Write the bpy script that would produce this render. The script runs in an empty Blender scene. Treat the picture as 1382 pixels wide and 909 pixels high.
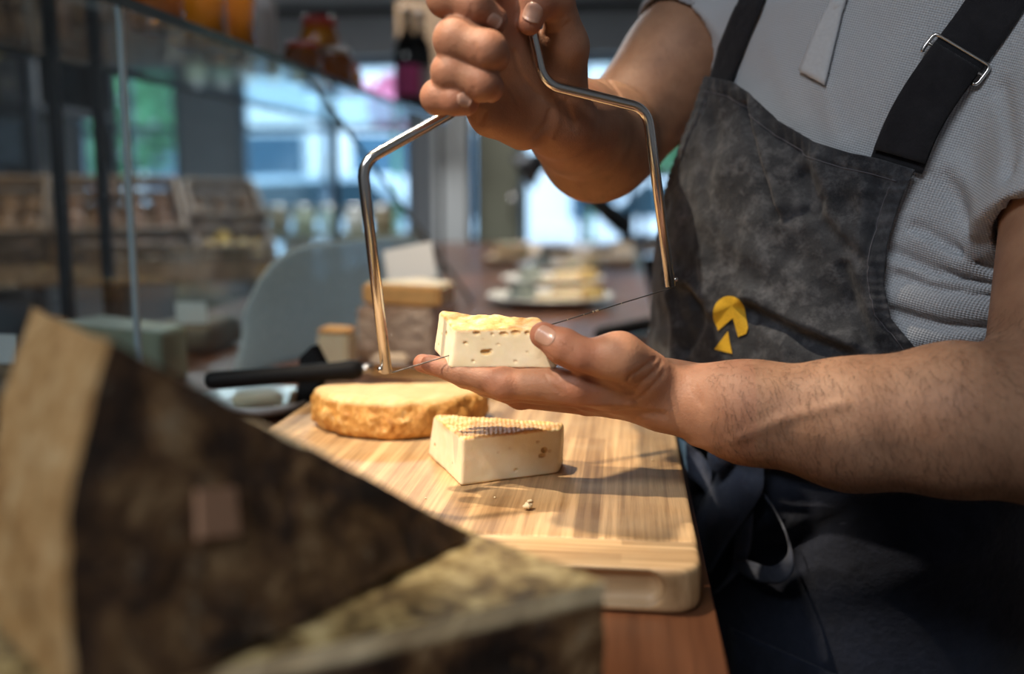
import bpy, bmesh, math, random
import numpy as np
from mathutils import Vector, Matrix, Euler
random.seed(7); rng = np.random.default_rng(7)
SC = bpy.context.scene
COL = SC.collection

# ------------------------------------------------------------------ camera
FPX, CXP, CYP = 1344.0, 691.0, 454.5          # focal length in pixels of the 1382x909 frame
CAM = np.array([0.0, 0.0, 1.16])
PITCH, YAW = math.radians(8.42), math.radians(6.55)
RIGHT = np.array([math.cos(YAW), math.sin(YAW), 0.0])
FWD = np.array([-math.sin(YAW)*math.cos(PITCH), math.cos(YAW)*math.cos(PITCH), -math.sin(PITCH)])
UP = np.cross(RIGHT, FWD)
cam_data = bpy.data.cameras.new('camera'); cam = bpy.data.objects.new('camera', cam_data); COL.objects.link(cam)
cam.matrix_world = Matrix(((RIGHT[0], UP[0], -FWD[0], CAM[0]), (RIGHT[1], UP[1], -FWD[1], CAM[1]),
                           (RIGHT[2], UP[2], -FWD[2], CAM[2]), (0, 0, 0, 1)))
cam_data.sensor_width = 36.0; cam_data.lens = 36.0*FPX/1382.0
cam_data.clip_start = 0.02; cam_data.clip_end = 200
cam_data.dof.use_dof = True; cam_data.dof.focus_distance = 0.755; cam_data.dof.aperture_fstop = 2.5
cam_data.dof.aperture_blades = 0
SC.camera = cam

# ------------------------------------------------------------------ view, world, lamps
SC.view_settings.view_transform = 'Standard'; SC.view_settings.look = 'None'
SC.view_settings.gamma = 1.0; SC.view_settings.use_curve_mapping = False
SC.view_settings.exposure = 0.0
SC.cycles.use_denoising = True
SC.cycles.max_bounces = 8; SC.cycles.transparent_max_bounces = 16
SC.cycles.sample_clamp_indirect = 4.0
SC.cycles.caustics_reflective = False; SC.cycles.caustics_refractive = False
world = bpy.data.worlds.new('daylight'); SC.world = world; world.use_nodes = True
wn = world.node_tree; wn.nodes['Background'].inputs[0].default_value = (0.60, 0.80, 1.0, 1)
wn.nodes['Background'].inputs[1].default_value = 4.6

def spot(name, loc, target, power, col, size_deg=60, blend=0.6, radius=0.03):
    l = bpy.data.lights.new(name, 'SPOT'); l.energy = power; l.color = col
    l.spot_size = math.radians(size_deg); l.spot_blend = blend; l.shadow_soft_size = radius
    o = bpy.data.objects.new(name, l); COL.objects.link(o); o.location = loc
    o.rotation_euler = (Vector(target)-Vector(loc)).to_track_quat('-Z', 'Y').to_euler()
    return o
def area(name, loc, target, power, col, sx, sy):
    l = bpy.data.lights.new(name, 'AREA'); l.energy = power; l.color = col; l.shape = 'RECTANGLE'; l.size = sx; l.size_y = sy
    o = bpy.data.objects.new(name, l); COL.objects.link(o); o.location = loc
    o.rotation_euler = (Vector(target)-Vector(loc)).to_track_quat('-Z', 'Y').to_euler()
    return o
WARM = (1.0, 0.83, 0.62)
SPOTS = [  # ceiling spots above the counter: lamp position, aim, watts, beam
    ((-0.55, 0.70, 2.55), (-0.13, 0.77, 0.95), 135, 28),
    ((-0.95, -0.10, 2.55), (-0.13, 0.80, 0.965), 170, 14),
    ((-0.20, 2.70, 2.55), (-0.20, 2.45, 0.90), 170, 50),
    ((-1.10, 1.90, 2.55), (-1.35, 2.70, 0.95), 50, 50),  # unseen spot, added to brighten the crates
    ((-0.30, 1.15, 2.55), (-0.40, 1.58, 0.98), 100, 30),  # unseen spot, added to brighten the guard panel and wrapped cheese
]
for i, (a_, b_, w_, s_) in enumerate(SPOTS):
    spot('spot_lamp_light', a_, b_, w_, WARM, s_, 0.5, 0.022)
area('fill_panel_light', (-0.9, -0.9, 2.62), (-0.9, -0.9, 0), 34, (0.88, 0.94, 1.0), 1.4, 0.5)  # unseen panel, added as fill light from the front
area('fill_panel_light.001', (-1.5, 4.2, 2.62), (-1.5, 4.2, 0), 65, (0.95, 0.97, 1.0), 1.6, 0.6)  # unseen panel, added to lift the dim back of the shop

# ------------------------------------------------------------------ pixel -> place
def ray(px, py):
    px = np.asarray(px, float); py = np.asarray(py, float)
    return RIGHT*((px-CXP)/FPX)[..., None] + UP*((CYP-py)/FPX)[..., None] + FWD
def P(px, py, Y):
    d = ray(px, py); return CAM + d*(np.asarray(Y, float)/d[..., 1])[..., None]
def PZ(px, py, z):
    d = ray(px, py); return CAM + d*((z-CAM[2])/d[..., 2])[..., None]
def PX(px, py, x):
    d = ray(px, py); return CAM + d*((x-CAM[0])/d[..., 0])[..., None]

# ------------------------------------------------------------------ scene bookkeeping
def tag(o, label=None, cat=None, group=None, kind=None):
    if label: o['label'] = label
    if cat: o['category'] = cat
    if group: o['group'] = group
    if kind: o['kind'] = kind
    return o
def empty(name, loc=(0, 0, 0), rz=0.0, label=None, cat=None, group=None):
    o = bpy.data.objects.new(name, None); COL.objects.link(o); o.location = loc; o.rotation_euler = (0, 0, rz)
    o.empty_display_size = 0.05
    return tag(o, label, cat, group)
def meshobj(name, v, f, mat=None, parent=None, smooth=False, world=True):
    """one mesh object; world=True: v is in world space even when parent sits elsewhere"""
    me = bpy.data.meshes.new(name)
    v = np.asarray(v, float)
    if len(v): org = np.array([(v[:, 0].min()+v[:, 0].max())/2, (v[:, 1].min()+v[:, 1].max())/2, v[:, 2].min()])
    else: org = np.zeros(3)
    if not world: org = np.zeros(3)
    if isinstance(f, np.ndarray):
        me.vertices.add(len(v)); me.vertices.foreach_set('co', (v-org).astype(np.float32).ravel())
        n = f.shape[1]
        me.loops.add(f.size); me.polygons.add(len(f))
        me.loops.foreach_set('vertex_index', f.astype(np.int32).ravel())
        me.polygons.foreach_set('loop_start', np.arange(0, f.size, n, dtype=np.int32))
        me.update(calc_edges=True)
    else:
        me.from_pydata([tuple(c) for c in (v-org)], [], [tuple(int(i) for i in q) for q in f])
    me.validate()
    if smooth: me.polygons.foreach_set('use_smooth', [True]*len(me.polygons))
    o = bpy.data.objects.new(name, me); COL.objects.link(o)
    if mat: me.materials.append(mat)
    o.location = org
    if parent:
        o.parent = parent
        if world: o.matrix_parent_inverse = Matrix.Identity(4); o.location = Vector(org) - Vector(gloc(parent)) if parent.rotation_euler.z == 0 else parent_local(parent, org)
    return o
def gloc(o):
    l = Vector(o.location)
    while o.parent: o = o.parent; l += Vector(o.location)
    return l
def parent_local(p, org): return p.matrix_basis.inverted() @ Vector(org)
def setattr_f(o, name, vals):
    a = o.data.attributes.new(name, 'FLOAT', 'POINT'); a.data.foreach_set('value', np.asarray(vals, np.float32))
def bm_obj(name, bm, mat=None, parent=None, smooth=False):
    v = np.array([x.co[:] for x in bm.verts]); bm.verts.index_update()
    f = [[x.index for x in q.verts] for q in bm.faces]; bm.free()
    return meshobj(name, v, f, mat, parent, smooth)
def copy_tree(o, parent=None):
    c = o.copy(); COL.objects.link(c); c.parent = parent
    for ch in list(o.children): copy_tree(ch, c)
    return c

# ------------------------------------------------------------------ mesh makers
def box_vf(c, s, rz=0.0, bevel=0.0, R=None, seg=2):
    bm = bmesh.new(); bmesh.ops.create_cube(bm, size=1.0)
    bmesh.ops.scale(bm, vec=s, verts=bm.verts)
    if bevel > 0: bmesh.ops.bevel(bm, geom=bm.edges[:], offset=bevel, segments=seg, affect='EDGES', profile=0.6)
    M = R if R is not None else Matrix.Rotation(rz, 3, 'Z')
    v = np.array([(M @ x.co)[:] for x in bm.verts]) + np.array(c); bm.verts.index_update()
    f = [[x.index for x in q.verts] for q in bm.faces]; bm.free()
    return v, f
def box(name, c, s, mat, parent=None, rz=0.0, bevel=0.0, R=None, smooth=False):
    v, f = box_vf(c, s, rz, bevel, R); return meshobj(name, v, f, mat, parent, smooth)
def joinvf(parts):
    V, F, n = [], [], 0
    for v, f in parts:
        V.append(np.asarray(v, float)); F += [[int(i)+n for i in q] for q in f]; n += len(v)
    return np.concatenate(V), F
def lathe_vf(prof, c=(0, 0, 0), seg=24, a0=0.0, a1=2*math.pi, sx=1.0, sy=1.0):
    full = abs(a1-a0-2*math.pi) < 1e-6; n = seg if full else seg+1
    v, f = [], []
    for r, z in prof:
        for k in range(n):
            a = a0+(a1-a0)*k/seg; v.append((c[0]+sx*r*math.cos(a), c[1]+sy*r*math.sin(a), c[2]+z))
    for i in range(len(prof)-1):
        for k in range(seg if full else seg):
            k2 = (k+1) % n
            f.append((i*n+k, i*n+k2, (i+1)*n+k2, (i+1)*n+k))
    if full:
        if prof[0][0] > 1e-6: f.append(tuple(range(n-1, -1, -1)))
        if prof[-1][0] > 1e-6: f.append(tuple((len(prof)-1)*n+k for k in range(n)))
    return np.array(v), f
def lathe(name, prof, c, mat, parent=None, seg=24, **k):
    v, f = lathe_vf(prof, c, seg, **k); return meshobj(name, v, f, mat, parent, True)
def fillet(pts, r, n=6):
    pts = [np.asarray(p, float) for p in pts]; out = [pts[0]]
    for i in range(1, len(pts)-1):
        a, b, c = pts[i-1], pts[i], pts[i+1]; u = a-b; w = c-b; lu = np.linalg.norm(u); lw = np.linalg.norm(w)
        rr = min(r, lu*0.48, lw*0.48); p0 = b+u/lu*rr; p1 = b+w/lw*rr
        for k in range(n+1):
            t = k/n; out.append((1-t)**2*p0+2*t*(1-t)*b+t*t*p1)
    out.append(pts[-1]); return np.array(out)
def tube_vf(path, rad, sides=12, cap=True):
    path = np.asarray(path, float); n = len(path); rad = np.broadcast_to(np.asarray(rad, float), (n,))
    T = np.gradient(path, axis=0); T /= np.linalg.norm(T, axis=1)[:, None]+1e-12
    ref = np.array([0, 0, 1.0]) if abs(T[0, 2]) < 0.9 else np.array([1.0, 0, 0])
    N = np.cross(T[0], ref); N /= np.linalg.norm(N); v = []
    for i in range(n):
        N = N-T[i]*np.dot(N, T[i]); N /= np.linalg.norm(N)+1e-12; B = np.cross(T[i], N)
        for k in range(sides):
            a = 2*math.pi*k/sides; v.append(path[i]+rad[i]*(math.cos(a)*N+math.sin(a)*B))
    f = []
    for i in range(n-1):
        for k in range(sides):
            k2 = (k+1) % sides; f.append((i*sides+k, i*sides+k2, (i+1)*sides+k2, (i+1)*sides+k))
    if cap: f.append(tuple(range(sides-1, -1, -1))); f.append(tuple((n-1)*sides+k for k in range(sides)))
    return np.array(v), f
def tube(name, path, rad, mat, parent=None, sides=12):
    v, f = tube_vf(path, rad, sides); return meshobj(name, v, f, mat, parent, True)
def prism_vf(poly, z0, z1):
    n = len(poly); v = [(x, y, z0) for x, y in poly]+[(x, y, z1) for x, y in poly]
    f = [tuple(range(n-1, -1, -1)), tuple(range(n, 2*n))]+[(i, (i+1) % n, n+(i+1) % n, n+i) for i in range(n)]
    return np.array(v, float), f
def grid_faces(nu, nv, off=0):
    i = np.arange(nu-1)[:, None]*nv+np.arange(nv-1)[None, :]
    return np.stack([i, i+nv, i+nv+1, i+1], -1).reshape(-1, 4)+off
def shell_vf(G, thick, N=None):
    """grid (nu,nv,3) -> closed cloth of given thickness along -normal"""
    nu, nv = G.shape[:2]
    if N is None:
        du = np.gradient(G, axis=0); dv = np.gradient(G, axis=1); N = np.cross(du, dv); N /= np.linalg.norm(N, axis=-1)[..., None]+1e-12
    v = np.concatenate([G.reshape(-1, 3), (G-N*thick).reshape(-1, 3)]); m = nu*nv
    f = [grid_faces(nu, nv), grid_faces(nu, nv, m)[:, ::-1]]
    b = [i*nv for i in range(nu)]+[(nu-1)*nv+j for j in range(1, nv)]+[i*nv+nv-1 for i in range(nu-2, -1, -1)]+[j for j in range(nv-2, 0, -1)]
    b = np.array(b); c = np.roll(b, -1)
    f.append(np.stack([c, b, b+m, c+m], -1))
    return v, np.concatenate(f)
def smoothcurve(pts, n=40):
    """Catmull-Rom through points"""
    pts = np.asarray(pts, float); m = len(pts); P0 = np.concatenate([[2*pts[0]-pts[1]], pts, [2*pts[-1]-pts[-2]]])
    t = np.linspace(0, m-1-1e-9, n); i = t.astype(int); u = (t-i)[:, None]
    a, b, c, d = P0[i], P0[i+1], P0[i+2], P0[i+3]
    return 0.5*((2*b)+(-a+c)*u+(2*a-5*b+4*c-d)*u**2+(-a+3*b-3*c+d)*u**3)

# ------------------------------------------------------------------ signed distance modelling (surface nets)
def seg_h(p, a, b):
    a = np.asarray(a, np.float32); ba = np.asarray(b, np.float32)-a; pa = p-a
    h = np.clip((pa@ba)/max(float(ba@ba), 1e-12), 0, 1); return h, pa-h[:, None]*ba
def rc(p, a, b, ra, rb):
    h, q = seg_h(p, a, b); return np.sqrt((q*q).sum(1))-(ra+(rb-ra)*h)
def chain(p, pts, rad, k=0.004):
    d = None
    for i in range(len(pts)-1):
        e = rc(p, pts[i], pts[i+1], rad[i], rad[i+1]); d = e if d is None else smin(d, e, k)
    return d
def ell(p, c, r, R=None):
    q = p-np.asarray(c, np.float32)
    if R is not None: q = q@np.asarray(R, np.float32)       # columns of R are the axes
    r = np.asarray(r, np.float32); k0 = np.sqrt(((q/r)**2).sum(1)); k1 = np.sqrt(((q/(r*r))**2).sum(1))
    return k0*(k0-1)/np.maximum(k1, 1e-6)
def smin(a, b, k):
    if k <= 0: return np.minimum(a, b)
    h = np.maximum(k-np.abs(a-b), 0)/k; return np.minimum(a, b)-h*h*k*0.25
def smax(a, b, k): return -smin(-a, -b, k)
def polydist(p, pts):
    d = None
    for i in range(len(pts)-1):
        _, q = seg_h(p, pts[i], pts[i+1]); e = (q*q).sum(1); d = e if d is None else np.minimum(d, e)
    return np.sqrt(d)
def rbox(p, c, half, r, R=None):
    q = p-np.asarray(c, np.float32)
    if R is not None: q = q@np.asarray(R, np.float32)
    q = np.abs(q)-(np.asarray(half, np.float32)-r)
    return np.sqrt((np.maximum(q, 0)**2).sum(1))+np.minimum(q.max(1), 0)-r
def evalp(fn, p, chunk=400000):
    out = np.empty(len(p), np.float32)
    for i in range(0, len(p), chunk): out[i:i+chunk] = fn(p[i:i+chunk])
    return out
def sdf_mesh(fn, lo, hi, vox, B=8, slack=1.35):
    lo = np.asarray(lo, float); hi = np.asarray(hi, float)
    nb = np.ceil((hi-lo)/(vox*B)).astype(int)
    bi = np.stack(np.meshgrid(*[np.arange(n) for n in nb], indexing='ij'), -1).reshape(-1, 3)
    cen = (lo+(bi+0.5)*B*vox).astype(np.float32)
    bi = bi[np.abs(evalp(fn, cen)) < vox*B*0.87*slack]
    g = np.stack(np.meshgrid(*[np.arange(B+1)]*3, indexing='ij'), -1).reshape(-1, 3)
    gp = (bi[:, None, :]*B+g[None]).reshape(-1, 3)
    F = evalp(fn, (lo+gp*vox).astype(np.float32)).reshape(len(bi), B+1, B+1, B+1)
    S = F < 0
    dims = nb*B+2; key = lambda c: (c[..., 0]*dims[1]+c[..., 1])*dims[2]+c[..., 2]
    corners = [(i, j, k) for i in (0, 1) for j in (0, 1) for k in (0, 1)]
    cnt = sum(S[:, i:B+i, j:B+j, k:B+k].astype(np.int8) for i, j, k in corners)
    act = np.argwhere((cnt > 0) & (cnt < 8))
    b, l = act[:, 0], act[:, 1:]
    val = {c: F[b, l[:, 0]+c[0], l[:, 1]+c[1], l[:, 2]+c[2]] for c in corners}
    acc = np.zeros((len(act), 3)); num = np.zeros(len(act))
    for c in corners:
        for ax in range(3):
            if c[ax] == 0:
                c2 = list(c); c2[ax] = 1; v0, v1 = val[c], val[tuple(c2)]
                m = (v0 < 0) != (v1 < 0); t = np.where(m, v0/np.where(m, v0-v1, 1), 0)
                pt = np.array(c, float)[None, :].repeat(len(act), 0); pt[:, ax] += t
                acc[m] += pt[m]; num[m] += 1
    cell = bi[b]*B+l
    vert = lo+(cell+acc/num[:, None])*vox
    ks = key(cell.astype(np.int64)); o = np.argsort(ks); ks = ks[o]; vert = vert[o]
    quads = []
    for ax in range(3):
        e = [0, 0, 0]; e[ax] = 1
        S0 = S[:, :B, :B, :B]; S1 = S[:, e[0]:B+e[0], e[1]:B+e[1], e[2]:B+e[2]]
        ch = np.argwhere(S0 != S1); gc = bi[ch[:, 0]]*B+ch[:, 1:]
        ins = S0[ch[:, 0], ch[:, 1], ch[:, 2], ch[:, 3]]
        u = np.zeros(3, int); w = np.zeros(3, int); u[(ax+1) % 3] = 1; w[(ax+2) % 3] = 1
        ids = []; ok = np.ones(len(gc), bool)
        for off in (0*u, u, u+w, w):
            kk = key((gc-off).astype(np.int64)); j = np.clip(np.searchsorted(ks, kk), 0, len(ks)-1); ok &= ks[j] == kk; ids.append(j)
        q = np.stack(ids, -1); q = np.where(ins[:, None], q, q[:, ::-1]); quads.append(q[ok])
    return vert, np.concatenate(quads)
def raycast(fn, px, py, y0, y1, n=500):
    """first hit of the camera ray through a pixel with fn=0, between depths y0 and y1"""
    px = np.atleast_1d(np.asarray(px, float)); py = np.atleast_1d(np.asarray(py, float))
    d = ray(px, py); d = d/d[:, 1:2]; Y = np.linspace(y0, y1, n)
    pts = CAM+d[:, None, :]*Y[None, :, None]
    f = evalp(fn, pts.reshape(-1, 3).astype(np.float32)).reshape(len(px), n)
    i = np.argmax(f < 0, axis=1); i = np.where((f < 0).any(1), i, np.argmin(f, axis=1)); i = np.maximum(i, 1)
    r = np.arange(len(px)); f0, f1 = f[r, i-1], f[r, i]; t = np.where(f1 < 0, f0/np.where(f0-f1 == 0, 1, f0-f1), 1.0)
    return CAM+d*(Y[i-1]+t*(Y[i]-Y[i-1]))[:, None]
def noise3(p, scale, seed=0):
    """cheap smooth value noise -1..1"""
    p = np.asarray(p, float)*scale; i = np.floor(p).astype(np.int64); f = p-i; f = f*f*(3-2*f); out = 0
    for dx in (0, 1):
        for dy in (0, 1):
            for dz in (0, 1):
                h = ((i[:, 0]+dx)*73856093) ^ ((i[:, 1]+dy)*19349663) ^ ((i[:, 2]+dz)*83492791) ^ (seed*2654435761)
                h = (h ^ (h >> 13))*1274126177; h = ((h ^ (h >> 16)) & 0xffff)/32767.5-1
                out = out+h*np.where(dx, f[:, 0], 1-f[:, 0])*np.where(dy, f[:, 1], 1-f[:, 1])*np.where(dz, f[:, 2], 1-f[:, 2])
    return out
# ------------------------------------------------------------------ materials (all procedural)
class NT:
    def __init__(s, name):
        s.m = bpy.data.materials.new(name); s.m.use_nodes = True; s.t = s.m.node_tree; s.n = s.t.nodes; s.b = s.n['Principled BSDF']
        s.out = s.n['Material Output']
    def node(s, ty, **k):
        x = s.n.new(ty)
        for a, v in k.items():
            if a.startswith('i_'):
                key = a[2:].replace('_', ' '); x.inputs[key].default_value = v
            else: setattr(x, a, v)
        return x
    def link(s, a, b): s.t.links.new(a, b)
    def coord(s, kind='Object', scale=(1, 1, 1), rot=(0, 0, 0)):
        c = s.node('ShaderNodeTexCoord'); mp = s.node('ShaderNodeMapping')
        mp.inputs['Scale'].default_value = scale; mp.inputs['Rotation'].default_value = rot
        if kind == 'World':
            g = s.node('ShaderNodeNewGeometry'); s.link(g.outputs['Position'], mp.inputs[0])
        else: s.link(c.outputs[kind], mp.inputs[0])
        return mp.outputs[0]
    def noise(s, vec, scale, detail=3, rough=0.55, dist=0.0):
        x = s.node('ShaderNodeTexNoise'); s.link(vec, x.inputs['Vector'])
        x.inputs['Scale'].default_value = scale; x.inputs['Detail'].default_value = detail; x.inputs['Roughness'].default_value = rough
        x.inputs['Distortion'].default_value = dist; return x.outputs['Fac']
    def voro(s, vec, scale, feature='F1', out='Distance', rand=1.0):
        x = s.node('ShaderNodeTexVoronoi', feature=feature); s.link(vec, x.inputs['Vector']); x.inputs['Scale'].default_value = scale
        x.inputs['Randomness'].default_value = rand; return x.outputs[out]
    def ramp(s, fac, stops):
        x = s.node('ShaderNodeValToRGB'); s.link(fac, x.inputs[0]); e = x.color_ramp.elements
        while len(e) < len(stops): e.new(0.5)
        for el, (p, c) in zip(e, stops):
            el.position = p; el.color = (c, c, c, 1) if isinstance(c, (int, float)) else (c[0], c[1], c[2], 1)
        return x.outputs[0]
    def mix(s, fac, a, b, mode='MIX'):
        x = s.node('ShaderNodeMix', data_type='RGBA', blend_type=mode)
        for i, v in ((0, fac), (6, a), (7, b)):
            if hasattr(v, 'is_output'): s.link(v, x.inputs[i])
            elif i == 0: x.inputs[i].default_value = v
            else: x.inputs[i].default_value = (v[0], v[1], v[2], 1)
        return x.outputs[2]
    def math(s, op, a, b=None):
        x = s.node('ShaderNodeMath', operation=op)
        for i, v in ((0, a), (1, b)):
            if v is None: continue
            if hasattr(v, 'is_output'): s.link(v, x.inputs[i])
            else: x.inputs[i].default_value = v
        return x.outputs[0]
    def attr(s, name):
        x = s.node('ShaderNodeAttribute', attribute_name=name); return x.outputs['Fac']
    def bump(s, h, strength=0.3, dist=0.001, prev=None):
        x = s.node('ShaderNodeBump'); x.inputs['Strength'].default_value = strength; x.inputs['Distance'].default_value = dist
        s.link(h, x.inputs['Height'])
        if prev is not None: s.link(prev, x.inputs['Normal'])
        s.link(x.outputs[0], s.b.inputs['Normal']); return x.outputs[0]
    def set(s, **k):
        for a, v in k.items():
            key = a.replace('_', ' ')
            if key == 'Base Color' and not hasattr(v, 'is_output') and len(v) == 3: v = (*v, 1)
            if hasattr(v, 'is_output'): s.link(v, s.b.inputs[key])
            else: s.b.inputs[key].default_value = v
        return s
MATS = {}
def plain(name, col, rough=0.5, metal=0.0, var=0.0, scale=30, bump=0.0, bdist=0.001, **kw):
    if name in MATS: return MATS[name]
    n = NT(name); c = col
    if var > 0 or bump > 0:
        vec = n.coord('Object'); fac = n.noise(vec, scale, 4)
        if var > 0:
            c = n.ramp(fac, [(0.25, [x*(1-var) for x in col]), (0.75, [min(1, x*(1+var)) for x in col])])
        if bump > 0: n.bump(fac, bump, bdist)
    n.set(Base_Color=c, Roughness=rough, Metallic=metal, **kw); MATS[name] = n.m; return n.m
def emit(name, col, strength):
    if name in MATS: return MATS[name]
    n = NT(name); n.set(Base_Color=(0.02, 0.02, 0.02), Emission_Color=(*col, 1), Emission_Strength=strength); MATS[name] = n.m; return n.m

def mk_skin():
    n = NT('skin'); v = n.coord('World')
    big = n.noise(v, 38, 3); fine = n.noise(v, 420, 2); red = n.attr('redness')
    base = n.ramp(big, [(0.3, (0.29, 0.150, 0.090)), (0.7, (0.41, 0.228, 0.140))])
    base = n.mix(n.math('MULTIPLY', red, 0.75), base, (0.36, 0.122, 0.078))
    fr = n.ramp(n.voro(v, 95), [(0.0, (0.72, 0.66, 0.6)), (0.10, (1, 1, 1))])
    base = n.mix(0.5, base, fr, 'MULTIPLY')
    n.set(Base_Color=base, Roughness=0.55, Subsurface_Weight=0.16, Subsurface_Radius=(0.010, 0.0035, 0.002), Subsurface_Scale=0.6, Specular_IOR_Level=0.34)
    cre = n.coord('World', (1, 1, 1)); w = n.voro(cre, 380, 'DISTANCE_TO_EDGE'); nb = n.bump(n.math('MINIMUM', w, 0.25), 0.30, 0.0009)
    n.bump(n.noise(v, 150, 4, 0.65), 0.4, 0.0012, nb); return n.m
SKIN = mk_skin()
NAIL = plain('nail', (0.48, 0.28, 0.21), 0.28, Subsurface_Weight=0.15, Subsurface_Radius=(0.006, 0.003, 0.002))
HAIR = plain('hair', (0.035, 0.02, 0.012), 0.5)

def mk_paste():
    """soft washed-rind cheese; attribute rind 0 = cut paste, 1 = rind"""
    n = NT('cheese_paste_and_rind'); v = n.coord('Object'); r = n.attr('rind'); hole = n.attr('hole')
    pa = n.ramp(n.noise(v, 60, 4), [(0.3, (0.86, 0.73, 0.49)), (0.7, (0.93, 0.83, 0.62))])
    ri = n.ramp(n.noise(v, 130, 5, 0.65), [(0.30, (0.62, 0.30, 0.09)), (0.52, (0.80, 0.50, 0.20)), (0.72, (0.90, 0.72, 0.45))])
    edge = n.math('ADD', r, n.math('MULTIPLY', n.math('SUBTRACT', n.noise(v, 220, 3), 0.5), 0.5))
    col = n.mix(n.ramp(edge, [(0.35, 0.0), (0.75, 1.0)]), pa, ri)
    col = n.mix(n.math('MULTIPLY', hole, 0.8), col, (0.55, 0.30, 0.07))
    n.set(Base_Color=col, Roughness=0.5, Subsurface_Weight=0.22, Subsurface_Radius=(0.009, 0.006, 0.003), Subsurface_Scale=0.5, Specular_IOR_Level=0.4)
    nb = n.bump(n.math('MULTIPLY', n.noise(v, 350, 4), n.math('ADD', r, 0.25)), 0.5, 0.0012)
    return n.m
PASTE = mk_paste()
def mk_washed():
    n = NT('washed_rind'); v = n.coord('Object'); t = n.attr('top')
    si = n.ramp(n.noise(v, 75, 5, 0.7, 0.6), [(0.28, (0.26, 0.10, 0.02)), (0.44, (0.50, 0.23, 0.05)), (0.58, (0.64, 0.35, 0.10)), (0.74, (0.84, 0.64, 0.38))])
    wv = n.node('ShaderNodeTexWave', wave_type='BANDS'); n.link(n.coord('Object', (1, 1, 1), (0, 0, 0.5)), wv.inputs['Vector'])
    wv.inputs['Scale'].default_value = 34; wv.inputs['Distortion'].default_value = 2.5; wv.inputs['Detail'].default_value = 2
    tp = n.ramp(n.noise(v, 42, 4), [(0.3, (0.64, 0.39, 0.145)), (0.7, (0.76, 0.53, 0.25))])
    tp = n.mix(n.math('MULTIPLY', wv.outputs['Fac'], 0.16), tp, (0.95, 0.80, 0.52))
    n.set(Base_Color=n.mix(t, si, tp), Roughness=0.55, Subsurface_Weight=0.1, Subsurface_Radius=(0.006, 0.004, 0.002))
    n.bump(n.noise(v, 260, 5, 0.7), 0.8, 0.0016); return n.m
WASHED = mk_washed()
def mk_mountain():
    """old mountain cheese; attribute cut 1 = pale cut paste, also a painted edge highlight"""
    n = NT('mountain_cheese'); v = n.coord('Object'); cut = n.attr('cut'); side = n.attr('side'); olive = n.attr('olive')
    f = n.noise(v, 24, 6, 0.72, 0.4); f2 = n.noise(v, 70, 4, 0.7)
    ri = n.ramp(f, [(0.40, (0.012, 0.006, 0.003)), (0.49, (0.055, 0.025, 0.010)), (0.57, (0.16, 0.085, 0.033)), (0.66, (0.34, 0.22, 0.11))])
    ri = n.mix(n.ramp(f2, [(0.55, 0.0), (0.68, 0.6)]), ri, (0.24, 0.125, 0.045))
    ri = n.mix(n.ramp(n.noise(v, 48, 5, 0.75), [(0.58, 0.0), (0.68, 0.6)]), ri, (0.34, 0.27, 0.18))
    rim = n.ramp(f2, [(0.3, (0.28, 0.14, 0.045)), (0.5, (0.45, 0.26, 0.10)), (0.72, (0.60, 0.42, 0.22))])
    c = n.mix(side, ri, rim)
    ol = n.ramp(n.noise(v, 55, 6, 0.75, 0.5), [(0.36, (0.035, 0.020, 0.008)), (0.46, (0.20, 0.125, 0.042)), (0.54, (0.42, 0.30, 0.12)), (0.64, (0.64, 0.50, 0.25))])
    c = n.mix(olive, c, ol)
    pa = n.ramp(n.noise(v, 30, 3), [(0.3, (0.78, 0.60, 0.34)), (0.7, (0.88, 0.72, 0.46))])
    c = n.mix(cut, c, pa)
    n.set(Base_Color=c, Roughness=0.65); n.bump(n.noise(v, 90, 5, 0.7), 0.7, 0.004); return n.m
MOUNTAIN = mk_mountain()

def mk_bamboo(name, rot=0.0, c0=(0.37, 0.215, 0.095), c1=(0.59, 0.395, 0.205)):
    n = NT(name); v = n.coord('World', (1, 1, 1), (0, 0, rot))
    st = n.node('ShaderNodeMapping'); st.inputs['Scale'].default_value = (170, 4.0, 20); n.link(v, st.inputs[0])
    strip = n.node('ShaderNodeMapping'); strip.inputs['Scale'].default_value = (62, 3.3, 0.01); n.link(v, strip.inputs[0])
    cell = n.node('ShaderNodeTexWhiteNoise', noise_dimensions='2D')
    fl = n.node('ShaderNodeVectorMath', operation='FLOOR'); n.link(strip.outputs[0], fl.inputs[0]); n.link(fl.outputs[0], cell.inputs['Vector'])
    fine = n.noise(st.outputs[0], 1.0, 5, 0.65)
    a = n.ramp(fine, [(0.34, [x*.8 for x in c0]), (0.52, [a_*.5+b_*.5 for a_, b_ in zip(c0, c1)]), (0.66, [min(1, x*1.1) for x in c1])])
    tint = n.ramp(cell.outputs['Value'], [(0.0, (0.66, 0.60, 0.54)), (0.5, (0.93, 0.90, 0.86)), (1.0, (1.08, 1.04, 1.0))])
    c = n.mix(1.0, a, tint, 'MULTIPLY')
    wear = n.ramp(n.noise(v, 14, 4), [(0.45, 0.0), (0.75, 0.35)])
    c = n.mix(wear, c, (0.60, 0.48, 0.30))
    n.set(Base_Color=c, Roughness=0.50); n.bump(fine, 0.25, 0.0005); return n.m
BAMBOO = mk_bamboo('bamboo'); BAMBOO_END = mk_bamboo('bamboo_end', math.pi/2, (0.50, 0.32, 0.16), (0.70, 0.50, 0.29))
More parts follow.
